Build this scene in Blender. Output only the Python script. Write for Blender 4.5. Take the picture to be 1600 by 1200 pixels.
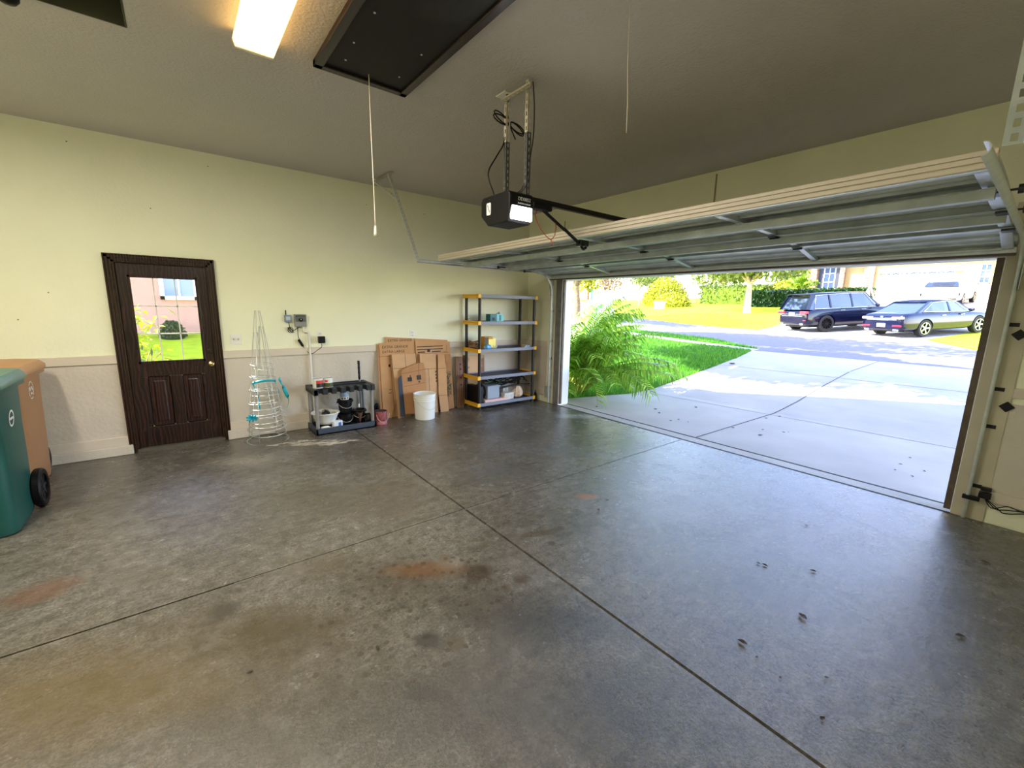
import bpy, math, random
import numpy as np
from mathutils import Vector, Matrix
random.seed(7)
S = bpy.context.scene
for o in list(bpy.data.objects): bpy.data.objects.remove(o)
COL = S.collection
PI = math.pi
def srgb(*c):
    return tuple(((v/255)/12.92 if v/255 <= .04045 else ((v/255+.055)/1.055)**2.4) for v in c[:3]) + (1,)

# ---------- camera ----------
SC = 1.674
yaw, pitch, roll = map(math.radians, (38.207, 10.3239, 1.1694))
fwd = Vector((math.sin(yaw)*math.cos(pitch), math.cos(yaw)*math.cos(pitch), -math.sin(pitch)))
rt = Vector((math.cos(yaw), -math.sin(yaw), 0)); up = rt.cross(fwd)
R_ = rt*math.cos(roll)+up*math.sin(roll); U_ = -rt*math.sin(roll)+up*math.cos(roll)
cd = bpy.data.cameras.new('camera'); cam = bpy.data.objects.new('camera', cd); COL.objects.link(cam)
m3 = Matrix((R_, U_, -fwd)).transposed()
cam.matrix_world = Matrix.Translation(Vector((-3.058, -3.6366, 1.0))*SC) @ m3.to_4x4()
cd.sensor_fit = 'HORIZONTAL'; cd.sensor_width = 36; cd.lens = 661.5858/1600*36
cd.clip_start = .05; cd.clip_end = 400
S.camera = cam

# ---------- world, sun, exposure ----------
S.view_settings.view_transform = 'Standard'; S.view_settings.look = 'None'
S.view_settings.gamma = 1; S.view_settings.use_curve_mapping = False
S.view_settings.exposure = 1.2
w = bpy.data.worlds.new('sky'); S.world = w; w.use_nodes = True
nt = w.node_tree; nt.nodes.clear()
sky = nt.nodes.new('ShaderNodeTexSky'); sky.sky_type = 'NISHITA'; sky.sun_disc = False
sky.sun_elevation = math.radians(45); sky.sun_rotation = math.radians(-58); sky.air_density = 1.0; sky.dust_density = .4; sky.ozone_density = 1.0
bg = nt.nodes.new('ShaderNodeBackground'); bg.inputs[1].default_value = .80
wo = nt.nodes.new('ShaderNodeOutputWorld')
mxs = nt.nodes.new('ShaderNodeMix'); mxs.data_type = 'RGBA'; mxs.blend_type = 'MULTIPLY'; mxs.inputs[0].default_value = 1; mxs.inputs[7].default_value = (1.08, .95, 1.0, 1)
nt.links.new(sky.outputs[0], mxs.inputs[6]); nt.links.new(mxs.outputs[2], bg.inputs[0]); nt.links.new(bg.outputs[0], wo.inputs[0])
sd = bpy.data.lights.new('sun', 'SUN'); sd.energy = 10.5; sd.angle = math.radians(.6); sd.color = (1, .95, .84)
sun = bpy.data.objects.new('sun', sd); COL.objects.link(sun); sun.location = (-8, 6, 12)
sun.rotation_euler = Vector((.86, -.55, -1)).to_track_quat('-Z', 'Y').to_euler()

# ---------- materials ----------
MATS = {}
def new_mat(name):
    m = bpy.data.materials.new(name); m.use_nodes = True
    nt = m.node_tree; b = nt.nodes['Principled BSDF']
    return m, nt, b
def M(name, col=None, rough=.6, metal=0, var=.0, vscale=6, bump=0, bscale=60, spec=.5, col2=None, emis=0, alpha=1, trans=0, coat=0):
    if name in MATS: return MATS[name]
    m, nt, b = new_mat(name); MATS[name] = m
    c = srgb(*col); b.inputs['Roughness'].default_value = rough; b.inputs['Metallic'].default_value = metal
    b.inputs['Specular IOR Level'].default_value = spec
    b.inputs['Base Color'].default_value = c
    if coat: b.inputs['Coat Weight'].default_value = coat; b.inputs['Coat Roughness'].default_value = .05
    if trans: b.inputs['Transmission Weight'].default_value = trans
    if alpha < 1: b.inputs['Alpha'].default_value = alpha
    if emis: b.inputs['Emission Color'].default_value = c; b.inputs['Emission Strength'].default_value = emis
    tc = nt.nodes.new('ShaderNodeTexCoord')
    if var or col2:
        n = nt.nodes.new('ShaderNodeTexNoise'); n.inputs['Scale'].default_value = vscale; n.inputs['Detail'].default_value = 6
        nt.links.new(tc.outputs['Object'], n.inputs['Vector'])
        r = nt.nodes.new('ShaderNodeValToRGB'); nt.links.new(n.outputs['Fac'], r.inputs[0])
        c2 = srgb(*col2) if col2 else tuple(v*(1-var) for v in c[:3])+(1,)
        c1 = c if col2 else tuple(min(1, v*(1+var*.5)) for v in c[:3])+(1,)
        r.color_ramp.elements[0].position = .3; r.color_ramp.elements[1].position = .7
        r.color_ramp.elements[0].color = c2; r.color_ramp.elements[1].color = c1
        nt.links.new(r.outputs[0], b.inputs['Base Color'])
    if bump:
        n = nt.nodes.new('ShaderNodeTexNoise'); n.inputs['Scale'].default_value = bscale; n.inputs['Detail'].default_value = 4
        nt.links.new(tc.outputs['Object'], n.inputs['Vector'])
        bp = nt.nodes.new('ShaderNodeBump'); bp.inputs['Strength'].default_value = bump; bp.inputs['Distance'].default_value = .01
        nt.links.new(n.outputs['Fac'], bp.inputs['Height']); nt.links.new(bp.outputs[0], b.inputs['Normal'])
    return m
def wood_mat(name, c1, c2, rough=.3, scale=3, rot=(0, 0, 0), dist=6, stretch=(1, 1, .12)):
    if name in MATS: return MATS[name]
    m, nt, b = new_mat(name); MATS[name] = m
    tc = nt.nodes.new('ShaderNodeTexCoord'); mp = nt.nodes.new('ShaderNodeMapping')
    mp.inputs['Scale'].default_value = stretch; mp.inputs['Rotation'].default_value = rot
    nt.links.new(tc.outputs['Object'], mp.inputs[0])
    wv = nt.nodes.new('ShaderNodeTexWave'); wv.inputs['Scale'].default_value = scale; wv.inputs['Distortion'].default_value = dist
    wv.inputs['Detail'].default_value = 3; wv.inputs['Detail Scale'].default_value = 1.2
    nt.links.new(mp.outputs[0], wv.inputs[0])
    r = nt.nodes.new('ShaderNodeValToRGB'); nt.links.new(wv.outputs['Fac'], r.inputs[0])
    r.color_ramp.elements[0].color = srgb(*c1); r.color_ramp.elements[1].color = srgb(*c2)
    r.color_ramp.elements[0].position = .45; r.color_ramp.elements[1].position = .95
    nt.links.new(r.outputs[0], b.inputs['Base Color']); b.inputs['Roughness'].default_value = rough
    return m

# ---------- mesh builder ----------
def inv_chain(parent):
    mm = Matrix.Identity(4); o = parent
    while o is not None:
        mm = Matrix.LocRotScale(o.location, o.rotation_euler, o.scale) @ mm; o = o.parent
    return mm.inverted()
class MB:
    def __init__(s): s.v = []; s.f = []
    def add(s, v, f):
        n = len(s.v); s.v += [tuple(p) for p in v]; s.f += [tuple(n+i for i in q) for q in f]; return s
    def box(s, c, d, rot=None):
        x, y, z = (q/2 for q in d)
        v = [Vector(p) for p in ((-x,-y,-z),(x,-y,-z),(x,y,-z),(-x,y,-z),(-x,-y,z),(x,-y,z),(x,y,z),(-x,y,z))]
        if rot is not None:
            from mathutils import Euler
            e = Euler(rot).to_matrix() if not isinstance(rot, Matrix) else rot
            v = [e @ p for p in v]
        c = Vector(c)
        return s.add([p+c for p in v], [(0,3,2,1),(4,5,6,7),(0,1,5,4),(1,2,6,5),(2,3,7,6),(3,0,4,7)])
    def bx(s, x0, x1, y0, y1, z0, z1): return s.box(((x0+x1)/2,(y0+y1)/2,(z0+z1)/2), (abs(x1-x0),abs(y1-y0),abs(z1-z0)))
    def cyl(s, p0, p1, r0, r1=None, n=16, cap=True):
        r1 = r0 if r1 is None else r1
        p0 = Vector(p0); p1 = Vector(p1); d = (p1-p0).normalized()
        a = d.orthogonal().normalized(); b = d.cross(a)
        v = []
        for p, r in ((p0, r0), (p1, r1)):
            for i in range(n):
                t = 2*PI*i/n; v.append(p+(a*math.cos(t)+b*math.sin(t))*r)
        f = [(i, (i+1) % n, n+(i+1) % n, n+i) for i in range(n)]
        if cap: f += [tuple(range(n-1, -1, -1)), tuple(range(n, 2*n))]
        return s.add(v, f)
    def tube(s, path, r, n=8, closed=False, cap=True):
        P = [Vector(p) for p in path]; k = len(P); v = []; prev = None
        rr = r if isinstance(r, (list, tuple)) else [r]*k
        for i in range(k):
            if closed: t = P[(i+1) % k]-P[i-1]
            else: t = P[min(i+1, k-1)]-P[max(i-1, 0)]
            t.normalize()
            if prev is None: a = t.orthogonal().normalized()
            else:
                a = prev-t*prev.dot(t)
                a = a.normalized() if a.length > 1e-6 else t.orthogonal().normalized()
            prev = a; b = t.cross(a)
            for j in range(n):
                q = 2*PI*j/n; v.append(P[i]+(a*math.cos(q)+b*math.sin(q))*rr[i])
        f = []
        for i in range(k if closed else k-1):
            i2 = (i+1) % k
            for j in range(n): f.append((i*n+j, i*n+(j+1) % n, i2*n+(j+1) % n, i2*n+j))
        if cap and not closed: f += [tuple(range(n-1, -1, -1)), tuple((k-1)*n+j for j in range(n))]
        return s.add(v, f)
    def lathe(s, prof, c=(0,0,0), n=24, sx=1, sy=1, rz=0):
        v = []; k = len(prof)
        for r, z in prof:
            for j in range(n):
                q = 2*PI*j/n; x = r*math.cos(q)*sx; y = r*math.sin(q)*sy
                v.append((c[0]+x*math.cos(rz)-y*math.sin(rz), c[1]+x*math.sin(rz)+y*math.cos(rz), c[2]+z))
        f = [(i*n+j, i*n+(j+1) % n, (i+1)*n+(j+1) % n, (i+1)*n+j) for i in range(k-1) for j in range(n)]
        if prof[0][0] > 1e-5: f.append(tuple(range(n-1, -1, -1)))
        if prof[-1][0] > 1e-5: f.append(tuple((k-1)*n+j for j in range(n)))
        return s.add(v, f)
    def prism(s, poly, fn, t0, t1):
        """poly: 2D points; fn(u,v,t)->3D"""
        k = len(poly)
        v = [fn(u, w_, t0) for u, w_ in poly]+[fn(u, w_, t1) for u, w_ in poly]
        f = [tuple(range(k-1, -1, -1)), tuple(range(k, 2*k))]+[(i, (i+1) % k, k+(i+1) % k, k+i) for i in range(k)]
        return s.add(v, f)
    def sheet(s, poly, fn, t0, t1, th):
        """open polyline given thickness th, extruded"""
        P = [Vector((a, b)) for a, b in poly]; N = []
        for i in range(len(P)):
            d = (P[min(i+1, len(P)-1)]-P[max(i-1, 0)]).normalized(); N.append(Vector((-d.y, d.x)))
        pts = [tuple(p) for p in P]+[tuple(p+n*th) for p, n in reversed(list(zip(P, N)))]
        k = len(pts); h = len(P)
        v = [fn(a, b, t0) for a, b in pts]+[fn(a, b, t1) for a, b in pts]
        f = [(i, (i+1) % k, k+(i+1) % k, k+i) for i in range(k)]
        for i in range(h-1):
            f.append((i, i+1, k-2-i, k-1-i)); f.append((k+i, k+k-1-i, k+k-2-i, k+i+1))
        return s.add(v, f)
    def build(s, name, mat, parent=None, world=False, smooth=False, bevel=0, seg=2, subsurf=0, kind=None, label=None, recalc=False):
        v = s.v
        if world and parent is not None:
            im = inv_chain(parent); v = [im @ Vector(p) for p in v]
        me = bpy.data.meshes.new(name); me.from_pydata([tuple(p) for p in v], [], s.f); me.update()
        if recalc:
            import bmesh
            bm = bmesh.new(); bm.from_mesh(me); bmesh.ops.remove_doubles(bm, verts=bm.verts, dist=1e-5); bmesh.ops.recalc_face_normals(bm, faces=bm.faces); bm.to_mesh(me); bm.free()
        if mat is not None: me.materials.append(mat)
        o = bpy.data.objects.new(name, me); COL.objects.link(o)
        if parent is not None: o.parent = parent
        if bevel:
            b = o.modifiers.new('bevel', 'BEVEL'); b.width = bevel; b.segments = seg; b.limit_method = 'ANGLE'; b.angle_limit = math.radians(40)
        if subsurf:
            q = o.modifiers.new('sub', 'SUBSURF'); q.levels = subsurf; q.render_levels = subsurf
        if smooth or subsurf:
            me.polygons.foreach_set('use_smooth', [True]*len(me.polygons))
            if smooth == 'auto':
                try: me.set_sharp_from_angle(angle=math.radians(38))
                except Exception: pass
        if kind: o['kind'] = kind
        if label: o['label'] = label
        return o
def thing(name, label, cat, loc=(0,0,0), rz=0, group=None):
    o = bpy.data.objects.new(name, None); COL.objects.link(o); o.empty_display_size = .1
    o.location = loc; o.rotation_euler = (0, 0, rz); o['label'] = label; o['category'] = cat
    if group: o['group'] = group
    return o
def tag(o, label, cat, group=None):
    o['label'] = label; o['category'] = cat
    if group: o['group'] = group
    return o
def struct(o): o['kind'] = 'structure'; return o
def dup(root, loc, rz=None, label=None):
    r = root.copy(); COL.objects.link(r); r.location = loc
    if rz is not None: r.rotation_euler = (0, 0, rz)
    if label: r['label'] = label
    def rec(a, b):
        for ch in list(a.children):
            if ch.name == b.name: continue
            c = ch.copy(); COL.objects.link(c); c.parent = b
            rec(ch, c)
    rec(root, r)
    return r
def text_mesh(name, txt, size, mat, parent, origin, xdir, ydir, world=True, ext=.0015, align='LEFT'):
    cu = bpy.data.curves.new(name, 'FONT'); cu.body = txt; cu.size = size; cu.extrude = ext; cu.align_x = align
    to = bpy.data.objects.new(name+'_t', cu); COL.objects.link(to)
    dg = bpy.context.evaluated_depsgraph_get()
    me = bpy.data.meshes.new_from_object(to.evaluated_get(dg)); bpy.data.objects.remove(to)
    xd = Vector(xdir).normalized(); yd = Vector(ydir).normalized(); zd = xd.cross(yd)
    mm = Matrix((xd, yd, zd)).transposed().to_4x4(); mm.translation = Vector(origin)
    if world and parent is not None: mm = inv_chain(parent) @ mm
    me.transform(mm); me.materials.clear(); me.materials.append(mat); me.name = name
    o = bpy.data.objects.new(name, me); COL.objects.link(o); o.parent = parent
    return o
def arc(c, r, a0, a1, n, fn):
    return [fn(c[0]+r*math.cos(a0+(a1-a0)*i/n), c[1]+r*math.sin(a0+(a1-a0)*i/n)) for i in range(n+1)]
def smoothpath(pts, n=6):
    P = [Vector(p) for p in pts]; out = []
    for i in range(len(P)-1):
        p0 = P[max(i-1, 0)]; p1 = P[i]; p2 = P[i+1]; p3 = P[min(i+2, len(P)-1)]
        for k in range(n):
            t = k/n
            out.append(.5*((2*p1)+(p2-p0)*t+(2*p0-5*p1+4*p2-p3)*t*t+(3*p1-p0-3*p2+p3)*t**3))
    out.append(P[-1]); return out
FIX1 = 25; FILL_FIX = 36
LEAVES = [(-2.526, -5.459, 0.06), (-2.991, -5.34, 0.05), (-3.032, -5.425, 0.02), (-3.069, -5.543, 0.02), (-2.894, -5.674, 0.02), (-3.148, -5.732, 0.03), (-2.267, -3.858, 0.035), (-2.468, -3.935, 0.035), (-2.171, -5.123, 0.04), (-2.183, -5.087, 0.03), (-1.98, -5.341, 0.04), (-1.319, -5.095, 0.03), (-1.5, -3.242, 0.03), (-1.293, -1.998, 0.03), (-1.629, -2.081, 0.03), (-1.62, -3.582, 0.02), (-1.539, -2.579, 0.02), (-0.973, -5.947, 0.03), (-0.884, -6.03, 0.05), (-5.006, -4.049, 0.02), (-2.007, -6.02, 0.05), (-4.493, -4.261, 0.03), (0.533, -1.317, 0.06), (1.284, -1.998, 0.07), (1.088, -2.201, 0.07), (2.071, -2.303, 0.08), (0.973, -2.619, 0.05), (0.793, -2.596, 0.05), (0.958, -2.79, 0.04), (1.232, -3.344, 0.05), (1.159, -3.756, 0.07), (2.336, -3.371, 0.05), (2.69, -3.442, 0.05), (1.518, -3.647, 0.04), (1.634, -3.877, 0.05), (1.703, -3.919, 0.04), (6.348, -0.927, 0.2), (1.323, -5.209, 0.04), (1.737, -5.226, 0.04), (0.92, -5.371, 0.04), (1.014, -5.214, 0.04), (1.251, -5.42, 0.04)]
# =====================  ROOM SHELL  =====================
H = 3.28; XB = -7.4; YR = -6.65
GL, GR, GH = -.90, -5.76, 2.134
WALLC = (238, 238, 208); WLOW = (208, 198, 182)
m_wall = M('painted_wall', WALLC, rough=.55, var=.04, vscale=1.5, bump=.25, bscale=35)
m_low = M('lower_wall_paint', WLOW, rough=.6, var=.06, vscale=3, bump=.5, bscale=28)
m_trim = M('trim_paint', (212, 200, 182), rough=.5, bump=.05)
m_ceil = M('ceiling_paint', (196, 189, 184), rough=.8, var=.03, vscale=2, bump=.6, bscale=55)
# --- concrete slab, split by its two control joints ---
def concrete_floor():
    m, nt, b = new_mat('sealed_concrete')
    L = nt.links.new; N = nt.nodes.new
    tc = N('ShaderNodeTexCoord'); V = tc.outputs['Object']
    def noise(sc, det=6, rough=.6, dist=0):
        n = N('ShaderNodeTexNoise'); n.inputs['Scale'].default_value = sc; n.inputs['Detail'].default_value = det
        n.inputs['Roughness'].default_value = rough; n.inputs['Distortion'].default_value = dist; L(V, n.inputs['Vector']); return n
    def ramp(src, a, b_, ca, cb):
        r = N('ShaderNodeValToRGB'); L(src, r.inputs[0]); e = r.color_ramp.elements
        e[0].position = a; e[1].position = b_; e[0].color = ca; e[1].color = cb; return r
    def mix(fac, a, bcol, blend='MIX'):
        x = N('ShaderNodeMix'); x.data_type = 'RGBA'; x.blend_type = blend
        if hasattr(fac, 'is_output') or not isinstance(fac, (int, float)): L(fac, x.inputs[0])
        else: x.inputs[0].default_value = fac
        if isinstance(a, tuple): x.inputs[6].default_value = a
        else: L(a, x.inputs[6])
        if isinstance(bcol, tuple): x.inputs[7].default_value = bcol
        else: L(bcol, x.inputs[7])
        return x.outputs[2]
    n1 = noise(.7, 8, .62, .3); n2 = noise(2.6, 10, .72, .25); n3 = noise(13, 8, .78); n4 = noise(70, 4, .7)
    c = ramp(n1.outputs['Fac'], .32, .68, srgb(100, 93, 78), srgb(136, 130, 120)).outputs[0]
    c = mix(ramp(n2.outputs['Fac'], .42, .72, (0,0,0,1), (.55,.55,.55,1)).outputs[0], c, srgb(160, 155, 146))
    c = mix(ramp(n3.outputs['Fac'], .34, .62, (.8,.8,.8,1), (0,0,0,1)).outputs[0], c, srgb(60, 56, 46))
    c = mix(ramp(n4.outputs['Fac'], .38, .58, (.55,.55,.55,1), (0,0,0,1)).outputs[0], c, srgb(52, 50, 44))
    mp = N('ShaderNodeMapping'); mp.inputs['Rotation'].default_value = (0, 0, .5); mp.inputs['Scale'].default_value = (3, 26, 1); L(V, mp.inputs[0])
    ns = N('ShaderNodeTexNoise'); ns.inputs['Scale'].default_value = 1.4; ns.inputs['Detail'].default_value = 6; L(mp.outputs[0], ns.inputs['Vector'])
    c = mix(ramp(ns.outputs['Fac'], .5, .74, (0,0,0,1), (.16,.16,.16,1)).outputs[0], c, srgb(160, 156, 150))
    nd = noise(7, 5, .7); nb = noise(1.7, 9, .75, .2)
    c = mix(ramp(nb.outputs['Fac'], .50, .66, (0,0,0,1), (.5,.5,.5,1)).outputs[0], c, srgb(66, 60, 48))
    sep = N('ShaderNodeSeparateXYZ'); L(V, sep.inputs[0])
    def mth(op, a, b_=None):
        x = N('ShaderNodeMath'); x.operation = op
        for i, q in enumerate((a, b_)):
            if q is None: continue
            if isinstance(q, (int, float)): x.inputs[i].default_value = q
            else: L(q, x.inputs[i])
        return x.outputs[0]
    for (sx, sy, rx, ry, rot, col, st, soft) in STAINS_AND_SHADE:
        dx = mth('SUBTRACT', sep.outputs[0], sx); dy = mth('SUBTRACT', sep.outputs[1], sy)
        ca, sa = math.cos(rot), math.sin(rot)
        u = mth('DIVIDE', mth('ADD', mth('MULTIPLY', dx, ca), mth('MULTIPLY', dy, sa)), rx)
        v = mth('DIVIDE', mth('SUBTRACT', mth('MULTIPLY', dy, ca), mth('MULTIPLY', dx, sa)), ry)
        r2 = mth('ADD', mth('MULTIPLY', u, u), mth('MULTIPLY', v, v))
        d = mth('ADD', mth('SQRT', r2), mth('MULTIPLY', mth('SUBTRACT', nd.outputs['Fac'], .5), 1.6 if soft > .5 else .9))
        mr = N('ShaderNodeMapRange'); L(d, mr.inputs[0]); mr.inputs[1].default_value = 1+soft; mr.inputs[2].default_value = 1-soft
        mr.inputs[3].default_value = 0; mr.inputs[4].default_value = st
        c = mix(mr.outputs[0], c, srgb(*col))
    # scattered oil drips
    vo = N('ShaderNodeTexVoronoi'); vo.voronoi_dimensions = '2D'; vo.inputs['Scale'].default_value = 11; L(V, vo.inputs['Vector'])
    sp_ = mth('LESS_THAN', mth('ADD', vo.outputs['Distance'], mth('MULTIPLY', nd.outputs['Fac'], .36)), .33)
    gx_ = mth('SUBTRACT', sep.outputs[0], -4.17); gy_ = mth('SUBTRACT', sep.outputs[1], -4.01)
    ds = mth('ADD', mth('SQRT', mth('ADD', mth('MULTIPLY', gx_, gx_), mth('MULTIPLY', gy_, gy_))), mth('MULTIPLY', n1.outputs['Fac'], 1.0))
    c = mix(mth('MULTIPLY', mth('MULTIPLY', sp_, mth('LESS_THAN', ds, 1.15)), .5), c, srgb(56, 44, 30))
    L(c, b.inputs['Base Color'])
    rr = N('ShaderNodeMapRange'); L(n2.outputs['Fac'], rr.inputs[0]); rr.inputs[1].default_value = .35; rr.inputs[2].default_value = .7
    rr.inputs[3].default_value = .17; rr.inputs[4].default_value = .34; L(rr.outputs[0], b.inputs['Roughness'])
    b.inputs['Specular IOR Level'].default_value = .7
    bp = N('ShaderNodeBump'); bp.inputs['Strength'].default_value = .5; bp.inputs['Distance'].default_value = .01
    L(n3.outputs['Fac'], bp.inputs['Height']); L(bp.outputs[0], b.inputs['Normal'])
    return m
BR = (84, 66, 44); DK = (62, 58, 52); RU = (120, 74, 50)
STAINS_AND_SHADE = [  # x, y, rx, ry, rotation, colour, strength, softness
(-4.364,-4.731,0.632,0.233,-0.64,(52,50,44),0.55,0.8),  # some broad soft rows paint the dim foreground into the slab colour
(-3.753,-5.263,0.351,0.177,-0.65,(60,60,56),0.45,0.8),
(-5.440,-3.846,0.714,0.290,-0.64,(92,76,40),0.45,0.9),
(-4.868,-3.807,0.398,0.167,-0.64,(74,62,38),0.5,0.8),
(-4.187,-3.776,0.440,0.168,-0.63,(66,56,40),0.5,0.7),
(-3.757,-4.514,0.428,0.225,-0.64,(50,48,44),0.5,0.8),
(-5.729,-3.704,0.289,0.206,-0.64,(96,74,34),0.45,0.9),
(-4.025,-2.569,0.664,0.212,-0.62,(84,74,58),0.4,0.8),
(-3.112,-3.925,0.169,0.042,-0.34,(78,66,40),0.85,0.2),
(-3.142,-4.077,0.028,0.033,-0.63,(72,60,40),0.8,0.25),
(-2.937,-3.959,0.030,0.029,-0.63,(72,60,40),0.8,0.25),
(-3.297,-3.974,0.023,0.025,-0.63,(90,78,60),0.6,0.3),
(-2.763,-4.201,0.078,0.106,-0.63,(112,104,92),0.45,0.3),
(-3.766,-4.045,0.090,0.089,-0.63,(60,46,30),0.8,0.35),
(-3.863,-3.847,0.084,0.083,-0.63,(150,146,132),0.4,0.4),
(-3.576,-4.265,0.056,0.044,-0.63,(74,58,38),0.7,0.3),
(-3.705,-4.269,0.031,0.029,-0.64,(84,66,44),0.6,0.3),
(-3.562,-3.718,0.023,0.026,-0.63,(90,76,56),0.6,0.3),
(-3.535,-3.801,0.018,0.025,-0.63,(90,76,56),0.6,0.3),
(-3.851,-3.784,0.043,0.044,-0.63,(96,80,56),0.5,0.3),
(-4.279,-4.354,0.065,0.049,-0.64,(54,50,46),0.8,0.35),
(-4.168,-4.463,0.048,0.048,-0.64,(86,72,50),0.55,0.3),
(-4.430,-4.624,0.072,0.043,-0.64,(58,54,48),0.75,0.4),
(-3.693,-4.652,0.312,0.165,-0.64,(60,58,54),0.7,0.6),
(-3.943,-4.281,0.201,0.101,-0.64,(74,68,58),0.5,0.6),
(-4.832,-3.861,0.246,0.145,-0.64,(76,66,44),0.55,0.6),
(-5.069,-3.511,0.062,0.068,-0.64,(66,62,54),0.7,0.4),
(-5.885,-2.710,0.157,0.108,0.03,(106,74,56),0.6,0.35),
(-2.348,-3.705,0.094,0.052,-0.62,(150,96,66),0.7,0.4),
(-4.013,-3.823,0.226,0.079,-0.63,(112,74,38),0.6,0.5),
(-1.680,-2.012,0.236,0.108,-0.60,(84,84,80),0.6,0.4),
(-1.782,-2.610,0.384,0.216,-0.61,(86,86,82),0.45,0.6),
(-2.716,-2.747,0.396,0.227,-0.61,(84,86,84),0.45,0.6),
(-3.579,-1.227,0.372,0.178,-0.60,(88,80,66),0.5,0.6),
(-3.771,-2.508,0.233,0.134,-0.62,(94,84,68),0.4,0.6),
(-5.169,-1.896,0.206,0.133,-0.62,(104,100,92),0.4,0.6),
(-5.414,-2.873,0.231,0.085,-0.63,(96,90,74),0.35,0.6),
(-5.011,-4.045,0.012,0.012,-0.64,(40,36,30),0.8,0.3),
(-3.976,-2.892,0.312,0.147,-0.62,(92,84,72),0.4,0.6),
(-4.535,-3.354,0.248,0.134,-0.63,(90,80,60),0.45,0.6),
(-4.399,-4.740,0.350,0.133,-0.65,(66,64,58),0.5,0.7),
(-3.790,-5.124,0.198,0.116,-0.64,(70,68,64),0.45,0.7),
(-3.771,-4.995,0.015,0.017,-0.64,(60,54,44),0.7,0.3),
(-3.408,-4.742,0.018,0.015,-0.64,(80,66,50),0.7,0.3),
(-5.484,-3.813,0.382,0.144,-0.64,(104,90,52),0.4,0.7),
(-5.169,-4.295,0.248,0.095,-0.65,(78,74,62),0.45,0.7),
(-0.305,-1.621,0.309,0.117,-0.59,(200,198,190),0.4,0.5),
(-4.707,-0.953,0.332,0.148,-0.61,(170,160,140),0.35,0.6),
(-5.118,0.122,0.296,0.120,-0.60,(110,78,56),0.4,0.5),
]
m_floor = concrete_floor()
f = MB(); g = .009; JX, JY = -3.37, -3.262
for x0, x1 in ((XB, JX-g), (JX+g, -.02)):
    for y0, y1 in ((YR, JY-g*.7), (JY+g*.7, 0)): f.bx(x0, x1, y0, y1, -.12, 0)
f.bx(XB, -.02, YR, 0, -.16, -.022)
struct(f.build('floor', m_floor))
m_jf = M('joint_filler', (120, 116, 106), rough=.8, var=.3, vscale=30)
f = MB().bx(-5.0, -.02, JY-.005, JY+.005, -.03, -.004); struct(f.build('trim_1', m_jf))

WALLMARKS = [(-5.79, 3.14), (-4.69, 3.14), (-2.93, 3.01), (-2.06, 3.01), (-5.23, 2.62), (-6.31, 1.46), (-6.08, 1.72)]
# --- walls ---
# wall_left: the wall with the wooden door (plane y=0), thickness .2, hole for the door
DX0, DX1, DZ = -5.60, -4.79, 2.07
f = MB(); f.bx(XB-.2, DX0, 0, .2, 0, H).bx(DX1, .22, 0, .2, 0, H).bx(DX0, DX1, 0, .2, DZ, H)
struct(f.build('wall_left', m_wall))
f = MB(); f.bx(XB, DX0-.06, -.010, 0, .2, 1.0).bx(DX1+.06, -.012, -.012, 0, .2, 1.0)
struct(f.build('trim_2', m_low))
f = MB(); f.bx(XB, DX0-.06, -.03, 0, 1.0, 1.088).bx(DX1+.06, -.02, -.03, 0, 1.0, 1.088)
struct(f.build('trim_3', m_trim, bevel=.003))
f = MB(); f.bx(XB, DX0-.06, -.03, 0, .105, .2).bx(DX1+.06, -.02, -.03, 0, .115, .21)
struct(f.build('baseboard_left', m_trim, bevel=.004))
f = MB(); f.bx(XB, DX0-.03, -.05, 0, 0, .105).bx(DX1+.03, -.02, -.05, 0, 0, .115)
struct(f.build('trim_4', m_low, bevel=.008))
# nail heads on the chair rail
f = MB()
for x in (-6.02, -5.8, -5.72, -4.4, -3.4, -2.95): f.cyl((x, -.024, 1.045), (x, -.020, 1.045), .005, n=8)
for x, z in WALLMARKS: f.cyl((x, -.002, z), (x, .0, z), .006, n=8)
struct(f.build('trim_5', M('nail', (120, 105, 90), rough=.5)))
# wall_front: the wall with the wide opening (plane x=0)
f = MB(); f.bx(0, .22, GL, 0, -.1, H).bx(0, .22, YR-.2, GR, -.1, H).bx(0, .22, GR, GL, GH, H)
struct(f.build('wall_front', m_wall))
f = MB(); f.bx(-.012, 0, GL+.32, -.012, .2, 1.0).bx(-.012, 0, YR, GR-.19, .2, 1.0); struct(f.build('trim_6', m_low))
f = MB(); f.bx(-.022, 0, GL+.32, -.022, 1.0, 1.088).bx(-.022, 0, YR, GR-.19, 1.05, 1.125); struct(f.build('trim_7', m_trim, bevel=.003))
f = MB(); f.bx(-.03, 0, GL+.32, -.03, .115, .21).bx(-.03, 0, YR, GR-.19, .18, .27); struct(f.build('baseboard_front', m_trim, bevel=.004))
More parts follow.
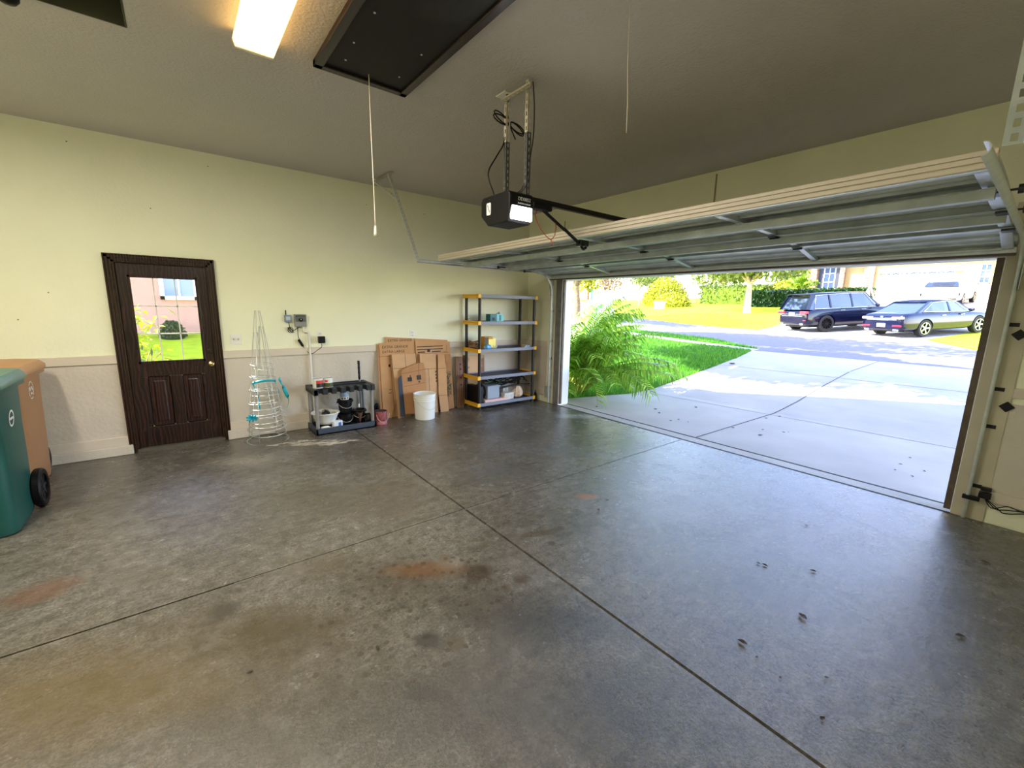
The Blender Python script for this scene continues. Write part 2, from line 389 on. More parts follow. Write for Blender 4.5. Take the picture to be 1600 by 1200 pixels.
# tall painted board right of the opening and door stops (jamb boards)
m_jamb = M('jamb_board', (196, 186, 160), rough=.55, var=.08)
f = MB(); f.bx(-.02, 0, GR-.19, GR+.0, 0, H-.75); struct(f.build('trim_8', m_jamb, bevel=.002))
m_greyjamb = M('worn_grey_jamb', (128, 122, 112), rough=.7, var=.3, vscale=9)
f = MB(); f.bx(-.02, 0, GL, GL+.13, 0, GH+.1); struct(f.build('trim_9', m_greyjamb, bevel=.002))
f = MB(); f.bx(.0, .235, GL-.004, GL+.0, 0, GH).bx(.0, .235, GR, GR+.006, 0, GH).bx(.0, .235, GR, GL, GH-.004, GH)
struct(f.build('trim_10', M('white_jamb', (238, 238, 236), rough=.6)))
f = MB(); f.bx(.01, .05, GR+.006, GR+.05, 0.02, GH).bx(.01, .05, GL-.03, GL-.004, .02, GH)
struct(f.build('trim_11', M('vinyl_stop', (96, 82, 66), rough=.6, var=.3, vscale=12)))
struct(MB().bx(XB-.2, .22, YR-.2, YR, 0, H).build('wall_right', m_wall))
struct(MB().bx(XB-.2, XB, YR, 0, 0, H).build('wall_back', m_wall))
# --- ceiling with the recessed opening near the top left ---
VX0, VX1, VY0, VY1 = -5.60, -5.19, -3.0, -2.36
f = MB(); f.bx(XB-.2, VX0, YR-.2, .2, H, H+.15).bx(VX1, .22, YR-.2, .2, H, H+.15).bx(VX0, VX1, YR-.2, VY0, H, H+.15).bx(VX0, VX1, VY1, .2, H, H+.15)
struct(f.build('ceiling', m_ceil))
f = MB(); f.bx(VX0-.02, VX1+.02, VY0-.02, VY1+.02, H+.15, H+.17)
f.bx(VX0-.0, VX0+.01, VY0, VY1, H-.002, H+.15).bx(VX1-.01, VX1, VY0, VY1, H-.002, H+.15).bx(VX0, VX1, VY0, VY0+.01, H-.002, H+.15).bx(VX0, VX1, VY1-.01, VY1, H-.002, H+.15)
struct(f.build('trim_12', M('recess_shade_tone', (74, 74, 54), rough=.8, var=.2)))  # recess lining coloured dark to stand for the shade inside it
# roof and upper storey over the garage (throws the shade on the driveway)
m_stucco = M('exterior_stucco', (196, 170, 150), rough=.9, bump=.5, bscale=40, var=.06)
f = MB(); f.bx(XB-.8, .55, YR-.6, .45, 3.43, 3.6); struct(f.build('trim_13', m_stucco))
f = MB()
prof = [(.45, 3.45), (-.05, 3.95), (-1.2, 5.0), (-2.9, 6.3), (-4.9, 7.3), (-9, 7.3), (-14, 5.8), (-14, 3.45)]
f.prism(prof, lambda u, v, t: (t, u, v), -8.2, .45); struct(f.build('trim_14', M('roof_tiles', (130, 110, 100), rough=.9, var=.3)))
# exterior leaf-side wall of the house beyond the garage
f = MB(); f.bx(-8, .22, -14, YR-.2, -.1, 3.43); struct(f.build('trim_15', m_stucco))

# =====================  DOOR IN THE LEFT WALL  =====================
m_dw = wood_mat('dark_door_wood', (20, 7, 6), (58, 28, 24), rough=.3, scale=9, dist=11, stretch=(1, 1, .3))
m_dk = wood_mat('dark_casing_wood', (24, 9, 6), (60, 29, 15), rough=.22, scale=14, dist=2, stretch=(1, 1, .03))
door = bpy.data.objects.new('door_1', None); COL.objects.link(door); door.location = ((DX0+DX1)/2, .05, 0); struct(door)
door['label'] = 'dark-stained wooden door with nine-pane window'
# casing (stepped moulding) - front and jamb
f = MB()
CW = .062
for (a, b_, pr) in ((0, .062, .018), (.012, .04, .028), (.0, .012, .036)):
    f.bx(DX0-CW+a, DX0-CW+b_, -pr, 0, 0, DZ+CW-a); f.bx(DX1+CW-b_, DX1+CW-a, -pr, 0, 0, DZ+CW-a)
    f.bx(DX0-CW+a, DX1+CW-a, -pr, 0, DZ+CW-b_, DZ+CW-a)
f.build('door_casing', m_dk, door, world=True, bevel=.003)
f = MB(); f.bx(DX0, DX0+.02, 0, .2, 0, DZ).bx(DX1-.02, DX1, 0, .2, 0, DZ).bx(DX0, DX1, 0, .2, DZ-.02, DZ)
f.build('door_jamb', m_dk, door, world=True)
lx0, lx1, lz0, lz1 = DX0+.02, DX1-.02, .035, DZ-.02; ly0, ly1 = .03, .075
gx0, gx1, gz0, gz1 = -5.475, -4.918, 1.0, 1.905
f = MB()
f.bx(lx0, gx0, ly0, ly1, lz0, lz1).bx(gx1, lx1, ly0, ly1, lz0, lz1).bx(gx0, gx1, ly0, ly1, gz1, lz1)
# below the glass: rails and stiles around two sunk panels
px = [(-5.44, -5.245), (-5.135, -4.945)]; pz0, pz1 = .26, .83
f.bx(gx0, gx1, ly0, ly1, pz1, gz0).bx(gx0, gx1, ly0, ly1, lz0, pz0)
f.bx(gx0, px[0][0], ly0, ly1, pz0, pz1).bx(px[0][1], px[1][0], ly0, ly1, pz0, pz1).bx(px[1][1], gx1, ly0, ly1, pz0, pz1)
f.build('door_leaf', m_dw, door, world=True, bevel=.003)
for a, b_ in px:
    f = MB(); f.bx(a, b_, ly0+.02, ly1-.005, pz0, pz1); f.bx(a+.045, b_-.045, ly0+.006, ly0+.03, pz0+.05, pz1-.05)
    f.build('door_panel', wood_mat('door_panel_wood', (26, 10, 9), (66, 32, 29), rough=.3, scale=11, dist=7, stretch=(1, 1, .35)), door, world=True, bevel=.012)
f = MB(); q = .022
f.bx(gx0-q, gx0+.004, ly0-.008, ly0+.002, gz0-q, gz1+q).bx(gx1-.004, gx1+q, ly0-.008, ly0+.002, gz0-q, gz1+q)
f.bx(gx0-q, gx1+q, ly0-.008, ly0+.002, gz1-.004, gz1+q).bx(gx0-q, gx1+q, ly0-.008, ly0+.002, gz0-q, gz0+.004)
f.build('glass_bead', m_dw, door, world=True, bevel=.003)
mg = M('clear_glass', (235, 242, 240), rough=.02, trans=1, spec=.4)
gt = mg.node_tree; tr_ = gt.nodes.new('ShaderNodeBsdfTransparent'); gs = gt.nodes.new('ShaderNodeBsdfGlossy'); gs.inputs['Roughness'].default_value = .02
mx = gt.nodes.new('ShaderNodeMixShader'); mx.inputs[0].default_value = .06
gt.links.new(tr_.outputs[0], mx.inputs[1]); gt.links.new(gs.outputs[0], mx.inputs[2]); gt.links.new(mx.outputs[0], gt.nodes['Material Output'].inputs[0])
gl = MB().bx(gx0, gx1, .05, .054, gz0, gz1).build('glass_pane', mg, door, world=True)
f = MB()
for i in (1, 2):
    x = gx0+(gx1-gx0)*i/3; z = gz0+(gz1-gz0)*i/3
    f.bx(x-.006, x+.006, .045, .06, gz0, gz1); f.bx(gx0, gx1, .045, .06, z-.006, z+.006)
f.build('window_grille', M('grille_white', (225, 222, 215), rough=.5), door, world=True)
m_brass = M('aged_brass', (205, 180, 130), rough=.25, metal=1)
kx = -4.848
f = MB(); f.cyl((kx, ly0, .94), (kx, ly0-.008, .94), .032, n=24); f.cyl((kx, ly0-.008, .94), (kx, ly0-.035, .94), .012)
f.build('door_knob', m_brass, door, world=True, smooth='auto')
f = MB(); n = len(f.v)
for a in range(1):
    prof = [(.012, 0), (.024, .006), (.031, .018), (.029, .03), (.018, .038), (.0, .04)]
    k = 20; v = []; F = []
    for r, h in prof:
        for j in range(k): v.append((kx+r*math.cos(2*PI*j/k), ly0-.03-h, .94+r*math.sin(2*PI*j/k)))
    F = [(i*k+j, i*k+(j+1) % k, (i+1)*k+(j+1) % k, (i+1)*k+j) for i in range(len(prof)-1) for j in range(k)]
    f.add(v, F)
f.build('knob_ball', m_brass, door.children[-1], world=True, smooth=True)
f = MB(); f.cyl((kx, ly0, 1.085), (kx, ly0-.012, 1.085), .031, n=24).box((kx, ly0-.022, 1.085), (.012, .02, .04))
f.build('deadbolt', M('deadbolt_bronze', (70, 60, 52), rough=.35, metal=1), door, world=True, bevel=.003)
f = MB(); f.bx(DX0, DX1, -.01, .2, 0, .03); f.build('door_sill', M('alu_sill', (110, 104, 96), rough=.5, metal=.6), door, world=True)
# =====================  GROUND OUTSIDE  =====================
import bmesh
GX = [-1,0,2.9,3.9,5.2,7,9.6,13,17,20,24,28,33,38,60,90]
GZ = [-.02,-.02,-.05,.03,.19,.36,.44,.52,.66,.85,1.2,1.6,2.1,2.55,3.6,4.2]
def gz(x): return float(np.interp(x, GX, GZ))
def patch(name, poly, dz, mat, kind='structure', th=.12, zf=None):
    zf = zf or (lambda x, y: gz(x))
    bm = bmesh.new(); vs = [bm.verts.new((x, y, 0)) for x, y in poly]; bm.faces.new(vs)
    xs = sorted(set(GX+[1.5, 4.5, 6, 8.2, 11, 15, 18.5, 22, 26, 30, 35, 45]))
    for x in xs:
        bmesh.ops.bisect_plane(bm, geom=bm.verts[:]+bm.edges[:]+bm.faces[:], plane_co=(x, 0, 0), plane_no=(1, 0, 0))
    bmesh.ops.recalc_face_normals(bm, faces=bm.faces)
    if bm.faces[0].normal.z < 0: bmesh.ops.reverse_faces(bm, faces=bm.faces)
    for v in bm.verts: v.co.z = zf(v.co.x, v.co.y)+dz
    ed = bmesh.ops.extrude_face_region(bm, geom=bm.faces[:])
    for v in [e for e in ed['geom'] if isinstance(e, bmesh.types.BMVert)]: pass
    low = [e for e in ed['geom'] if isinstance(e, bmesh.types.BMVert)]
    for v in low: v.co.z -= th
    bmesh.ops.recalc_face_normals(bm, faces=bm.faces)
    me = bpy.data.meshes.new(name); bm.to_mesh(me); bm.free(); me.materials.append(mat)
    o = bpy.data.objects.new(name, me); COL.objects.link(o)
    if kind: o['kind'] = kind
    return o
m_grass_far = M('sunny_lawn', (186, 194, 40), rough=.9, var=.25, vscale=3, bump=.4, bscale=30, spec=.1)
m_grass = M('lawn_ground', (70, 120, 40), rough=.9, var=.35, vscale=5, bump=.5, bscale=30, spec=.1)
m_drive = M('driveway_concrete', (180, 171, 163), rough=.75, var=.12, vscale=1.3, bump=.25, bscale=120)
m_apron = M('apron_concrete', (186, 178, 168), rough=.7, var=.15, vscale=3, bump=.2, bscale=90)
m_asph = M('street_asphalt', (120, 114, 118), rough=.9, var=.18, vscale=8, bump=.6, bscale=160)
m_walk = M('sidewalk_concrete', (200, 194, 184), rough=.8, var=.1, vscale=3)
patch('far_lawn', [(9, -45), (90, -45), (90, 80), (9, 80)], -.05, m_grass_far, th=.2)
patch('street', [(9.5,-30),(9.5,-.1),(10.6,1.5),(12.6,2.8),(14.0,6.8),(17.6,13.5),(27,26),(34,34),(44,34),(30,22),(23.8,17),(20.1,8.9),(18.6,4.9),(18.3,3.3),(18.0,-3.0),(14.7,-4.8),(13.2,-8),(14.5,-30)], 0, m_asph)
LAWN = [(.24,-.53),(.58,-.53),(2.12,-.85),(3.83,-.75),(5.59,-.74),(7.23,-.62),(9.43,-.11),(10.13,2.5),(11.79,6.74),(17,16),(26,28),(.24,28)]
patch('lawn', LAWN, .0, m_grass)
patch('sidewalk', [(9.43,-.11),(10.13,2.5),(11.79,6.74),(17,16),(26,28),(26.9,27.6),(17.9,15.6),(12.6,6.5),(10.85,2.5),(10.0,-.1)], .01, m_walk)
patch('grass_strip', [(10.0,-.1),(10.85,2.5),(12.6,6.5),(17.9,15.6),(26.9,27.6),(27.6,27),(17.5,13.7),(14.0,6.8),(12.6,2.9),(10.7,.8)], .015, m_grass)
patch('driveway', [(.24,-.53),(.58,-.53),(2.12,-.85),(3.83,-.75),(5.59,-.74),(7.23,-.62),(9.5,-.08),(9.5,-8.5),(7.2,-7),(.24,-7)], 0.0, m_drive)
patch('neighbour_driveway', [(18.3,3.3),(19.4,3.3),(25,3.9),(41,4.6),(41,-5.6),(30,-4.9),(23,-4.2),(18.0,-3.0)], .02, m_drive)
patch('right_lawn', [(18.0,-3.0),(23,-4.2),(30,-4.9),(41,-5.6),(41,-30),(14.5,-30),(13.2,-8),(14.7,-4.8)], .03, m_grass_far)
patch('sidewalk', [(44,38),(52,33),(60,28),(62,29.5),(54,35),(46,40)], .05, m_walk)
patch('planting_bed', [(8.0,4.6),(.3,4.6),(.3,-.52),(1.7,-.62),(2.2,.2),(3,1.4)], -.02, M('mulch', (92, 66, 48), rough=.95, var=.5, vscale=40))
# apron strip at the threshold: stepped seal edge
f = MB(); f.bx(-.02, .235, GR, GL, -.12, -.012); struct(f.build('trim_16', m_apron, bevel=.004))
f = MB(); f.bx(.222, .25, GR, GL, -.1, -.009); struct(f.build('trim_17', M('joint_dark', (70, 66, 62), rough=.9)))
struct(MB().bx(-.03, -.008, GR, GL, -.03, .003).build('trim_21', M('joint_dark')))
# driveway saw cuts
def cut(name, pts, w=.012):
    f = MB()
    P = []
    for i in range(len(pts)-1):
        a, b = Vector(pts[i]), Vector(pts[i+1]); n = max(2, int((b-a).length/.25))
        P += [a+(b-a)*k/n for k in range(n)]
    P.append(Vector(pts[-1])); v = []
    for i, p in enumerate(P):
        d = (P[min(i+1, len(P)-1)]-P[max(i-1, 0)]).normalized(); nn = Vector((-d.y, d.x))*w/2
        for q in (p+nn, p-nn): v.append((q.x, q.y, gz(q.x)+.003))
    f.add(v, [(2*i, 2*i+1, 2*i+3, 2*i+2) for i in range(len(P)-1)])
    return struct(f.build(name, M('joint_dark')))
cut('trim_18', [(-.01+.26, -3.29), (9.45, -3.29)], .02)
cut('trim_19', [(2.55, -.9), (2.9, -7)], .014)
cut('trim_20', [(6.1, -.72), (6.3, -7)], .014)
# ground beside the garage, beyond the wooden door (rises away from the wall)
f = MB(); v = []
ys = [.2, 2, 4, 6, 8, 10]; zs = [-.12, .05, .3, .58, .85, 1.1]
for y, z in zip(ys, zs): v += [(-16, y, z), (-1.5, y, z), (.24, y, z*.6)]
f.add(v, [(3*i+k, 3*i+k+1, 3*i+k+4, 3*i+k+3) for i in range(5) for k in range(2)])
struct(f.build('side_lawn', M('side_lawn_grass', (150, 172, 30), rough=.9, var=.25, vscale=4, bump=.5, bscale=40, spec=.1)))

# --- blades of the near lawn and strip (uncountable) ---
def inside(p, poly):
    x, y = p; c = False; n = len(poly)
    for i in range(n):
        x1, y1 = poly[i]; x2, y2 = poly[i-1]
        if (y1 > y) != (y2 > y) and x < (x2-x1)*(y-y1)/(y2-y1)+x1: c = not c
    return c
def blades(name, poly, n, mat, hmin, hmax, label, cat='grass', clip=None, wd=.006):
    rnd = random.Random(3); v = []; f = []
    xs = [p[0] for p in poly]; ys = [p[1] for p in poly]; k = 0
    x0, x1, y0, y1 = clip or (min(xs), max(xs), min(ys), max(ys))
    while k < n:
        x = x0+(x1-x0)*rnd.random()**1.35; y = y0+(y1-y0)*rnd.random()**1.25
        if not inside((x, y), poly): continue
        k += 1
        a = rnd.uniform(0, 2*PI); h = rnd.uniform(hmin, hmax); ln = rnd.uniform(0, .9)*h; b = rnd.uniform(0, 2*PI)
        z = gz(x); s = wd*(1+.12*max(0, x)); dx, dy = math.cos(a)*s, math.sin(a)*s
        i = len(v)
        v += [(x-dx, y-dy, z-.005), (x+dx, y+dy, z-.005), (x+math.cos(b)*ln, y+math.sin(b)*ln, z+h)]
        f.append((i, i+1, i+2))
    o = MB().add(v, f).build(name, mat, kind='stuff'); return tag(o, label, cat)
def leaf_mat(name, c1, c2, tr=.35, rough=.45, scale=9):
    if name in MATS: return MATS[name]
    m, nt, b = new_mat(name); MATS[name] = m
    g = nt.nodes.new('ShaderNodeNewGeometry'); r = nt.nodes.new('ShaderNodeValToRGB')
    nt.links.new(g.outputs['Random Per Island'], r.inputs[0])
    r.color_ramp.elements[0].color = srgb(*c1); r.color_ramp.elements[1].color = srgb(*c2)
    nt.links.new(r.outputs[0], b.inputs['Base Color']); b.inputs['Roughness'].default_value = rough
    t = nt.nodes.new('ShaderNodeBsdfTranslucent'); nt.links.new(r.outputs[0], t.inputs[0])
    mx = nt.nodes.new('ShaderNodeMixShader'); mx.inputs[0].default_value = tr
    nt.links.new(b.outputs[0], mx.inputs[1]); nt.links.new(t.outputs[0], mx.inputs[2])
    nt.links.new(mx.outputs[0], nt.nodes['Material Output'].inputs[0]); return m
m_blade = leaf_mat('lawn_blades', (50, 112, 20), (116, 178, 44), tr=.4)
blades('lawn_grass', LAWN, 60000, m_blade, .05, .11, 'thick green lawn grass growing left of the near driveway', clip=(.3, 12, -1, 7))
blades('lawn_grass', [(10.0,-.1),(10.85,2.5),(12.6,6.5),(15,10.6),(15.3,10),(14.0,6.8),(12.6,2.9),(10.7,.8)], 5000, m_blade, .06, .12, 'narrow strip of green grass between sidewalk and street')

# =====================  PLANTS  =====================
def leaf_quads(f, c, size, rnd, up_=.0):
    d = Vector((rnd.gauss(0, 1), rnd.gauss(0, 1), rnd.gauss(0, 1)+up_)).normalized()
    a = d.orthogonal().normalized(); b = d.cross(a); q = rnd.uniform(0, PI)
    a, b = a*math.cos(q)+b*math.sin(q), b*math.cos(q)-a*math.sin(q)
    L_ = size*rnd.uniform(.7, 1.3); W_ = L_*.5; c = Vector(c)
    f.add([c-a*L_, c+b*W_, c+a*L_, c-b*W_], [(0, 1, 2, 3)])
def crown(f, c, r, n, size, rnd, lumps=7, shell=.55):
    c = Vector(c); L_ = []
    for i in range(lumps):
        d = Vector((rnd.gauss(0, 1), rnd.gauss(0, 1), rnd.gauss(0, .8))).normalized()
        L_.append((c+Vector((d.x*r[0]*.55, d.y*r[1]*.55, d.z*r[2]*.5)), rnd.uniform(.42, .62)))
    for i in range(n):
        lc, s = L_[rnd.randrange(lumps)]
        d = Vector((rnd.gauss(0, 1), rnd.gauss(0, 1), rnd.gauss(0, 1))).normalized()*(shell+(1-shell)*rnd.random()**.5)
        leaf_quads(f, lc+Vector((d.x*r[0]*s, d.y*r[1]*s, d.z*r[2]*s)), size, rnd)
def dome(f, c, r, n, size, rnd, box=False, dens=.85):
    c = Vector(c)
    for i in range(n):
        if box:
            p = [rnd.uniform(-1, 1) for _ in range(3)]; k = rnd.randrange(3)
            p[k] = math.copysign(1, rnd.uniform(-1, 1)) * rnd.uniform(dens, 1.02)
            if k == 2: p[2] = abs(p[2])
            d = Vector(p)
        else:
            d = Vector((rnd.gauss(0, 1), rnd.gauss(0, 1), abs(rnd.gauss(0, 1)))).normalized()*rnd.uniform(dens, 1.04)
        leaf_quads(f, c+Vector((d.x*r[0], d.y*r[1], d.z*r[2])), size, rnd)
m_bark = M('tree_bark', (138, 112, 84), rough=.95, var=.4, vscale=8, bump=1, bscale=14)
m_bark2 = M('pale_bark', (176, 160, 140), rough=.95, var=.45, vscale=10, bump=1, bscale=16)
def tree(label, loc, trunk, tr, crown_c, crown_r, n, size, mat, bark, seed, limbs=5, cat='tree', name='shade_tree', group=None):
    rnd = random.Random(seed); t = thing(name, label, cat, loc, group=group)
    f = MB(); P = smoothpath(trunk, 5); k = len(P)
    f.tube(P, [tr*(1.25-.75*i/(k-1)) if i else tr*1.5 for i in range(k)], n=12, cap=True)
    top = P[-1]
    f.build('trunk', bark, t, smooth=True)
    for i in range(limbs):
        a = 2*PI*i/limbs+rnd.uniform(-.3, .3); q = Vector((math.cos(a)*crown_r[0]*.6, math.sin(a)*crown_r[1]*.6, 0))+Vector(crown_c)
        q.z += rnd.uniform(-.3, .5)*crown_r[2]; s = P[int(k*.7)]
        mid = (s+q)/2+Vector((0, 0, .3))
        MB().tube(smoothpath([s, mid, q], 5), [tr*.5*(1-.08*j) for j in range(11)], n=7).build('branch', bark, t, smooth=True)
    f = MB(); crown(f, crown_c, crown_r, n, size, rnd, lumps=12)
    f.build('foliage', mat, t); return t
m_leafY = leaf_mat('yellow_green_leaf', (120, 126, 24), (178, 172, 50), tr=.3)
m_leafM = leaf_mat('mid_green_leaf', (58, 86, 30), (132, 142, 62), tr=.35)
m_leafD = leaf_mat('dark_green_leaf', (20, 46, 18), (52, 86, 34), tr=.25)
m_leafR = leaf_mat('reddish_leaf', (92, 62, 50), (150, 130, 80), tr=.3)
def shrub(name, label, loc, r, n, size, mat, seed, box=False, cat='shrub', rz=0, group=None, core=(60, 80, 30)):
    t = thing(name, label, cat, loc, rz, group=group); rnd = random.Random(seed)
    f = MB()
    if box: f.bx(-r[0]*.86, r[0]*.86, -r[1]*.86, r[1]*.86, -.25, r[2]*.88)
    else: f.lathe([(1, -.3), (1, .0), (.92, .35), (.7, .68), (.4, .85), (0, .9)], n=20, sx=1, sy=1); f.v = [(x*r[0]*.86, y*r[1]*.86, z*r[2] if z > 0 else z) for x, y, z in f.v]
    f.build('branches', M('core_%s' % mat.name, core, rough=.95, var=.5, vscale=12, spec=.05), t)
    f = MB(); dome(f, (0, 0, 0), r, n, size, rnd, box=box); f.build('foliage', mat, t); return t
# middle tree across the street
tree('pale-barked shade tree standing on the far lawn left of the dark SUV', (28.25, 8.3, 1.6), [(0,0,-.1),(.02,.03,.9),(-.05,0,1.9),(.1,.05,2.6)], .23, (.2, .1, 3.9), (3.2, 4.6, 1.9), 5200, .17, m_leafM, m_bark2, 11, limbs=6)
# trunk seen beside the white jamb
tree('large tree with a forking brown trunk behind the palm beside the left jamb', (17.0, 14.9, .68), [(0,0,-.1),(.05,0,1.2),(0,.05,2.2),(-.2,.1,3.4)], .24, (-.5, -1.5, 7.2), (5, 5.2, 2.6), 5200, .2, m_leafM, m_bark, 12, limbs=5)
# shade trees out of sight behind the wall, their crowns shade the lawn and the driveway
tree('street tree whose crown shades the near lawn and driveway', (3.2, 8.2, 0), [(0,0,-.1),(.1,-.1,2),(.3,-.4,4.5)], .25, (.4, -7.1, 5.6), (2.9, 3.8, 1.3), 7000, .2, m_leafM, m_bark, 13)
tree('street tree whose crown shades the street in front of the neighbouring driveway', (8.5, 12.5, .4), [(0,0,-.1),(.1,-.3,2),(.3,-.8,4.5)], .25, (-1.0, -7.6, 7.2), (2.8, 6.0, 1.3), 7000, .2, m_leafM, m_bark, 14)
tree('street tree right of the driveway, its crown shading the right half of the concrete', (3.4, -6.9, 0), [(0,0,-.1),(0,.1,2.2),(.1,.4,4.2)], .18, (.3, 4.0, 5.7), (2.8, 4.0, 1.2), 6500, .2, m_leafM, m_bark, 15)
shrub('round_bush', 'large round yellow-green bush, the tallest clipped one across the street', (35.2, 19.6, 2.3), (2.3, 2.3, 2.6), 3200, .12, m_leafY, 21, core=(120,130,30))
shrub('low_hedge', 'low clipped yellow-green hedge in front of the large round bush', (32.6, 17.2, 2.05), (1.0, 1.9, 1.3), 2200, .1, m_leafY, 22, core=(120,120,40))
shrub('long_hedge', 'long pale green clipped hedge left of the middle tree', (37, 13.4, 2.4), (.9, 3.3, 1.7), 3600, .12, m_leafM, 23, box=True, core=(90,110,40))
shrub('dark_hedge', 'dark green hedge behind the middle tree trunk', (34, 8.1, 2.1), (1.0, 2.6, 1.35), 3000, .12, m_leafD, 24, box=True, core=(20,40,16))
shrub('foundation_hedge', 'low dark hedge under the windows of the house opposite', (38.8, 6.0, 2.55), (.6, 2.6, 1.2), 2400, .1, m_leafD, 25, box=True, core=(20,40,16))
shrub('round_bush', 'yellow-green bush behind the dark hedge and left of the tall window', (37.5, 9.0, 2.5), (1.3, 2.0, 2.0), 1800, .14, m_leafY, 26, core=(120,130,40))
shrub('small_bush', 'small yellow-green bush at the foot of the stone pillar', (37.6, 4.2, 2.5), (.5, .6, .7), 500, .09, m_leafY, 27, core=(120,130,40))
# far trees and hedge backdrop
for i, (x, y, s, lab, mt) in enumerate([(47, 41, 3.6, 'yellow-green hedge tree farthest left across the street', m_leafY), (58, 36, 4.5, 'pale green tree behind the reddish crape myrtle', m_leafM),
        (52, 22, 4.2, 'green tree rising behind the long clipped hedge', m_leafM), (55, 14, 4.6, 'loose green tree beyond the hedge, left of the house opposite', m_leafM)]):
    tree(lab, (x, y, gz(x)-.1), [(0,0,-.1),(.1,0,1.5),(0,.1,2.6)], .2, (0, 0, 3.4), (s*.7, s, 2.6), 2600, .22, mt, m_bark, 31+i, limbs=4, name='background_tree')
t = tree('slender reddish-leaved crape myrtle on the lawn across the street', (33, 24.6, 2.05), [(0,0,-.1),(.1,.1,1),(0,.2,2)], .09, (0, 0, 2.7), (1.3, 2.0, 1.5), 900, .13, m_leafR, m_bark2, 41, limbs=5, name='crape_myrtle')
tree('slender green crape myrtle right of the reddish one', (34, 21.9, 2.15), [(0,0,-.1),(.1,.1,1),(0,.2,2)], .09, (0, 0, 2.9), (1.1, 1.2, 1.4), 900, .12, m_leafM, m_bark2, 42, limbs=5, name='crape_myrtle')

# --- clumping palm outside the left jamb ---
def palm(label, loc, n, L0, L1, spread, seed, mat, cat='palm', name='clumping_palm', leaflets=26, lw=.013, ll=.3):
    rnd = random.Random(seed); t = thing(name, label, cat, loc)
    st = MB(); lf = MB()
    for i in range(n):
        bx_, by_ = rnd.uniform(-1, 1)*spread*.45, rnd.uniform(-1, 1)*spread
        az = math.atan2(by_, bx_)+rnd.uniform(-.9, .9); Ln = rnd.uniform(L0, L1)
        el = rnd.uniform(1.0, 1.5) if i % 4 else rnd.uniform(.5, .9); P = []; p = Vector((bx_, by_, 0)); k = 14
        droop = rnd.uniform(.8, 1.7)
        for j in range(k+1):
            P.append(p.copy()); e = el-droop*(j/k)**2*1.15
            p = p+Vector((math.cos(az)*math.cos(e), math.sin(az)*math.cos(e), math.sin(e)))*(Ln/k)
        P = [Vector((max(q.x, .36-loc[0]), q.y, max(q.z, .02))) for q in P]
        st.tube(P, [.011*(1-.8*j/k)+.002 for j in range(k+1)], n=5, cap=False)
        for j in range(leaflets):
            u = .3+.7*j/leaflets; fi = u*k; a = int(min(fi, k-1)); q = P[a].lerp(P[a+1], fi-a); d = (P[a+1]-P[a]).normalized()
            side = d.cross(Vector((0, 0, 1))); side = side.normalized() if side.length > .01 else Vector((1, 0, 0))
            l = ll*(1-.6*abs(u-.6)/.4*.6)*rnd.uniform(.8, 1.15)
            for s in (-1, 1):
                dr = (side*s*.8+d*.6+Vector((0, 0, .1))).normalized(); w_ = d*lw
                m1 = q+dr*l*.5; e_ = q+dr*l-Vector((0, 0, l*rnd.uniform(.35, .8)))
                
                if e_.x+loc[0] < .34 or m1.x+loc[0] < .34 or e_.z < -.02: continue
                lf.add([q-w_*.4, q+w_*.4, m1+w_, m1-w_, e_], [(0, 1, 2, 3), (3, 2, 4)])
    st.build('stems', M('palm_stem', (150, 160, 60), rough=.6, var=.3), t, smooth=True)
    lf.build('foliage', mat, t); return t
m_palm = leaf_mat('palm_leaf', (80, 136, 38), (186, 224, 90), tr=.4, rough=.35)
palm('bushy green clumping palm outside the opening beside the left jamb', (1.25, .22, -.03), 130, 1.3, 2.3, .55, 51, m_palm, lw=.019, ll=.34)
palm('sago palm with arching fronds in front of the yellow bush opposite', (35.5, 7.6, 3.3), 26, 1.2, 1.7, .15, 52, leaf_mat('sago_leaf', (70, 110, 20), (150, 180, 40)), cat='palm', name='sago_palm', leaflets=12, lw=.05, ll=.35)
# plants seen through the door glass
t = thing('variegated_shrub', 'yellow-green leafy shrub outside the door glass', 'shrub', (-5.93, 2.3, .05)); rnd = random.Random(61); f = MB()
for i in range(900):
    d = Vector((rnd.gauss(0, .25), rnd.gauss(0, .3), rnd.uniform(.2, 1.5))); 
    dr = Vector((rnd.gauss(0, 1), rnd.gauss(0, 1), rnd.gauss(.2, .5))).normalized(); s = dr.cross(Vector((0, 0, 1))).normalized()*.028; L_ = rnd.uniform(.1, .2)
    f.add([d, d+dr*L_*.5+s, d+dr*L_-Vector((0, 0, .04)), d+dr*L_*.5-s], [(0, 1, 2, 3)])
f.build('foliage', leaf_mat('gold_leaf', (110, 130, 12), (190, 190, 30), tr=.3), t)
f = MB()
for i in range(7): f.tube(smoothpath([(0, 0, -.05), (rnd.gauss(0, .1), rnd.gauss(0, .1), .6), (rnd.gauss(0, .3), rnd.gauss(0, .25), 1.4)], 4), .012, n=6)
f.build('stems', m_bark, t, smooth=True)
shrub('round_shrub', 'rounded dark green shrub against the pink wall, seen through the door glass', (-5.24, 7.3, .78), (.27, .3, .40), 600, .035, m_leafD, 62, core=(30,44,20))
t = thing('leafy_vine', 'dark thin-leaved plant low in the door glass', 'plant', (-5.62, 1.25, -.03)); f = MB()
for i in range(160):
    d = Vector((rnd.gauss(.05, .16), rnd.gauss(0, .2), rnd.uniform(.3, 1.05))); dr = Vector((rnd.gauss(.3, 1), rnd.gauss(0, 1), rnd.gauss(0, .5))).normalized(); s = dr.cross(Vector((0, 0, 1))).normalized()*.014; L_ = rnd.uniform(.07, .14)
    f.add([d, d+dr*L_*.5+s, d+dr*L_, d+dr*L_*.5-s], [(0, 1, 2, 3)])
f.build('foliage', m_leafD, t)
f = MB()
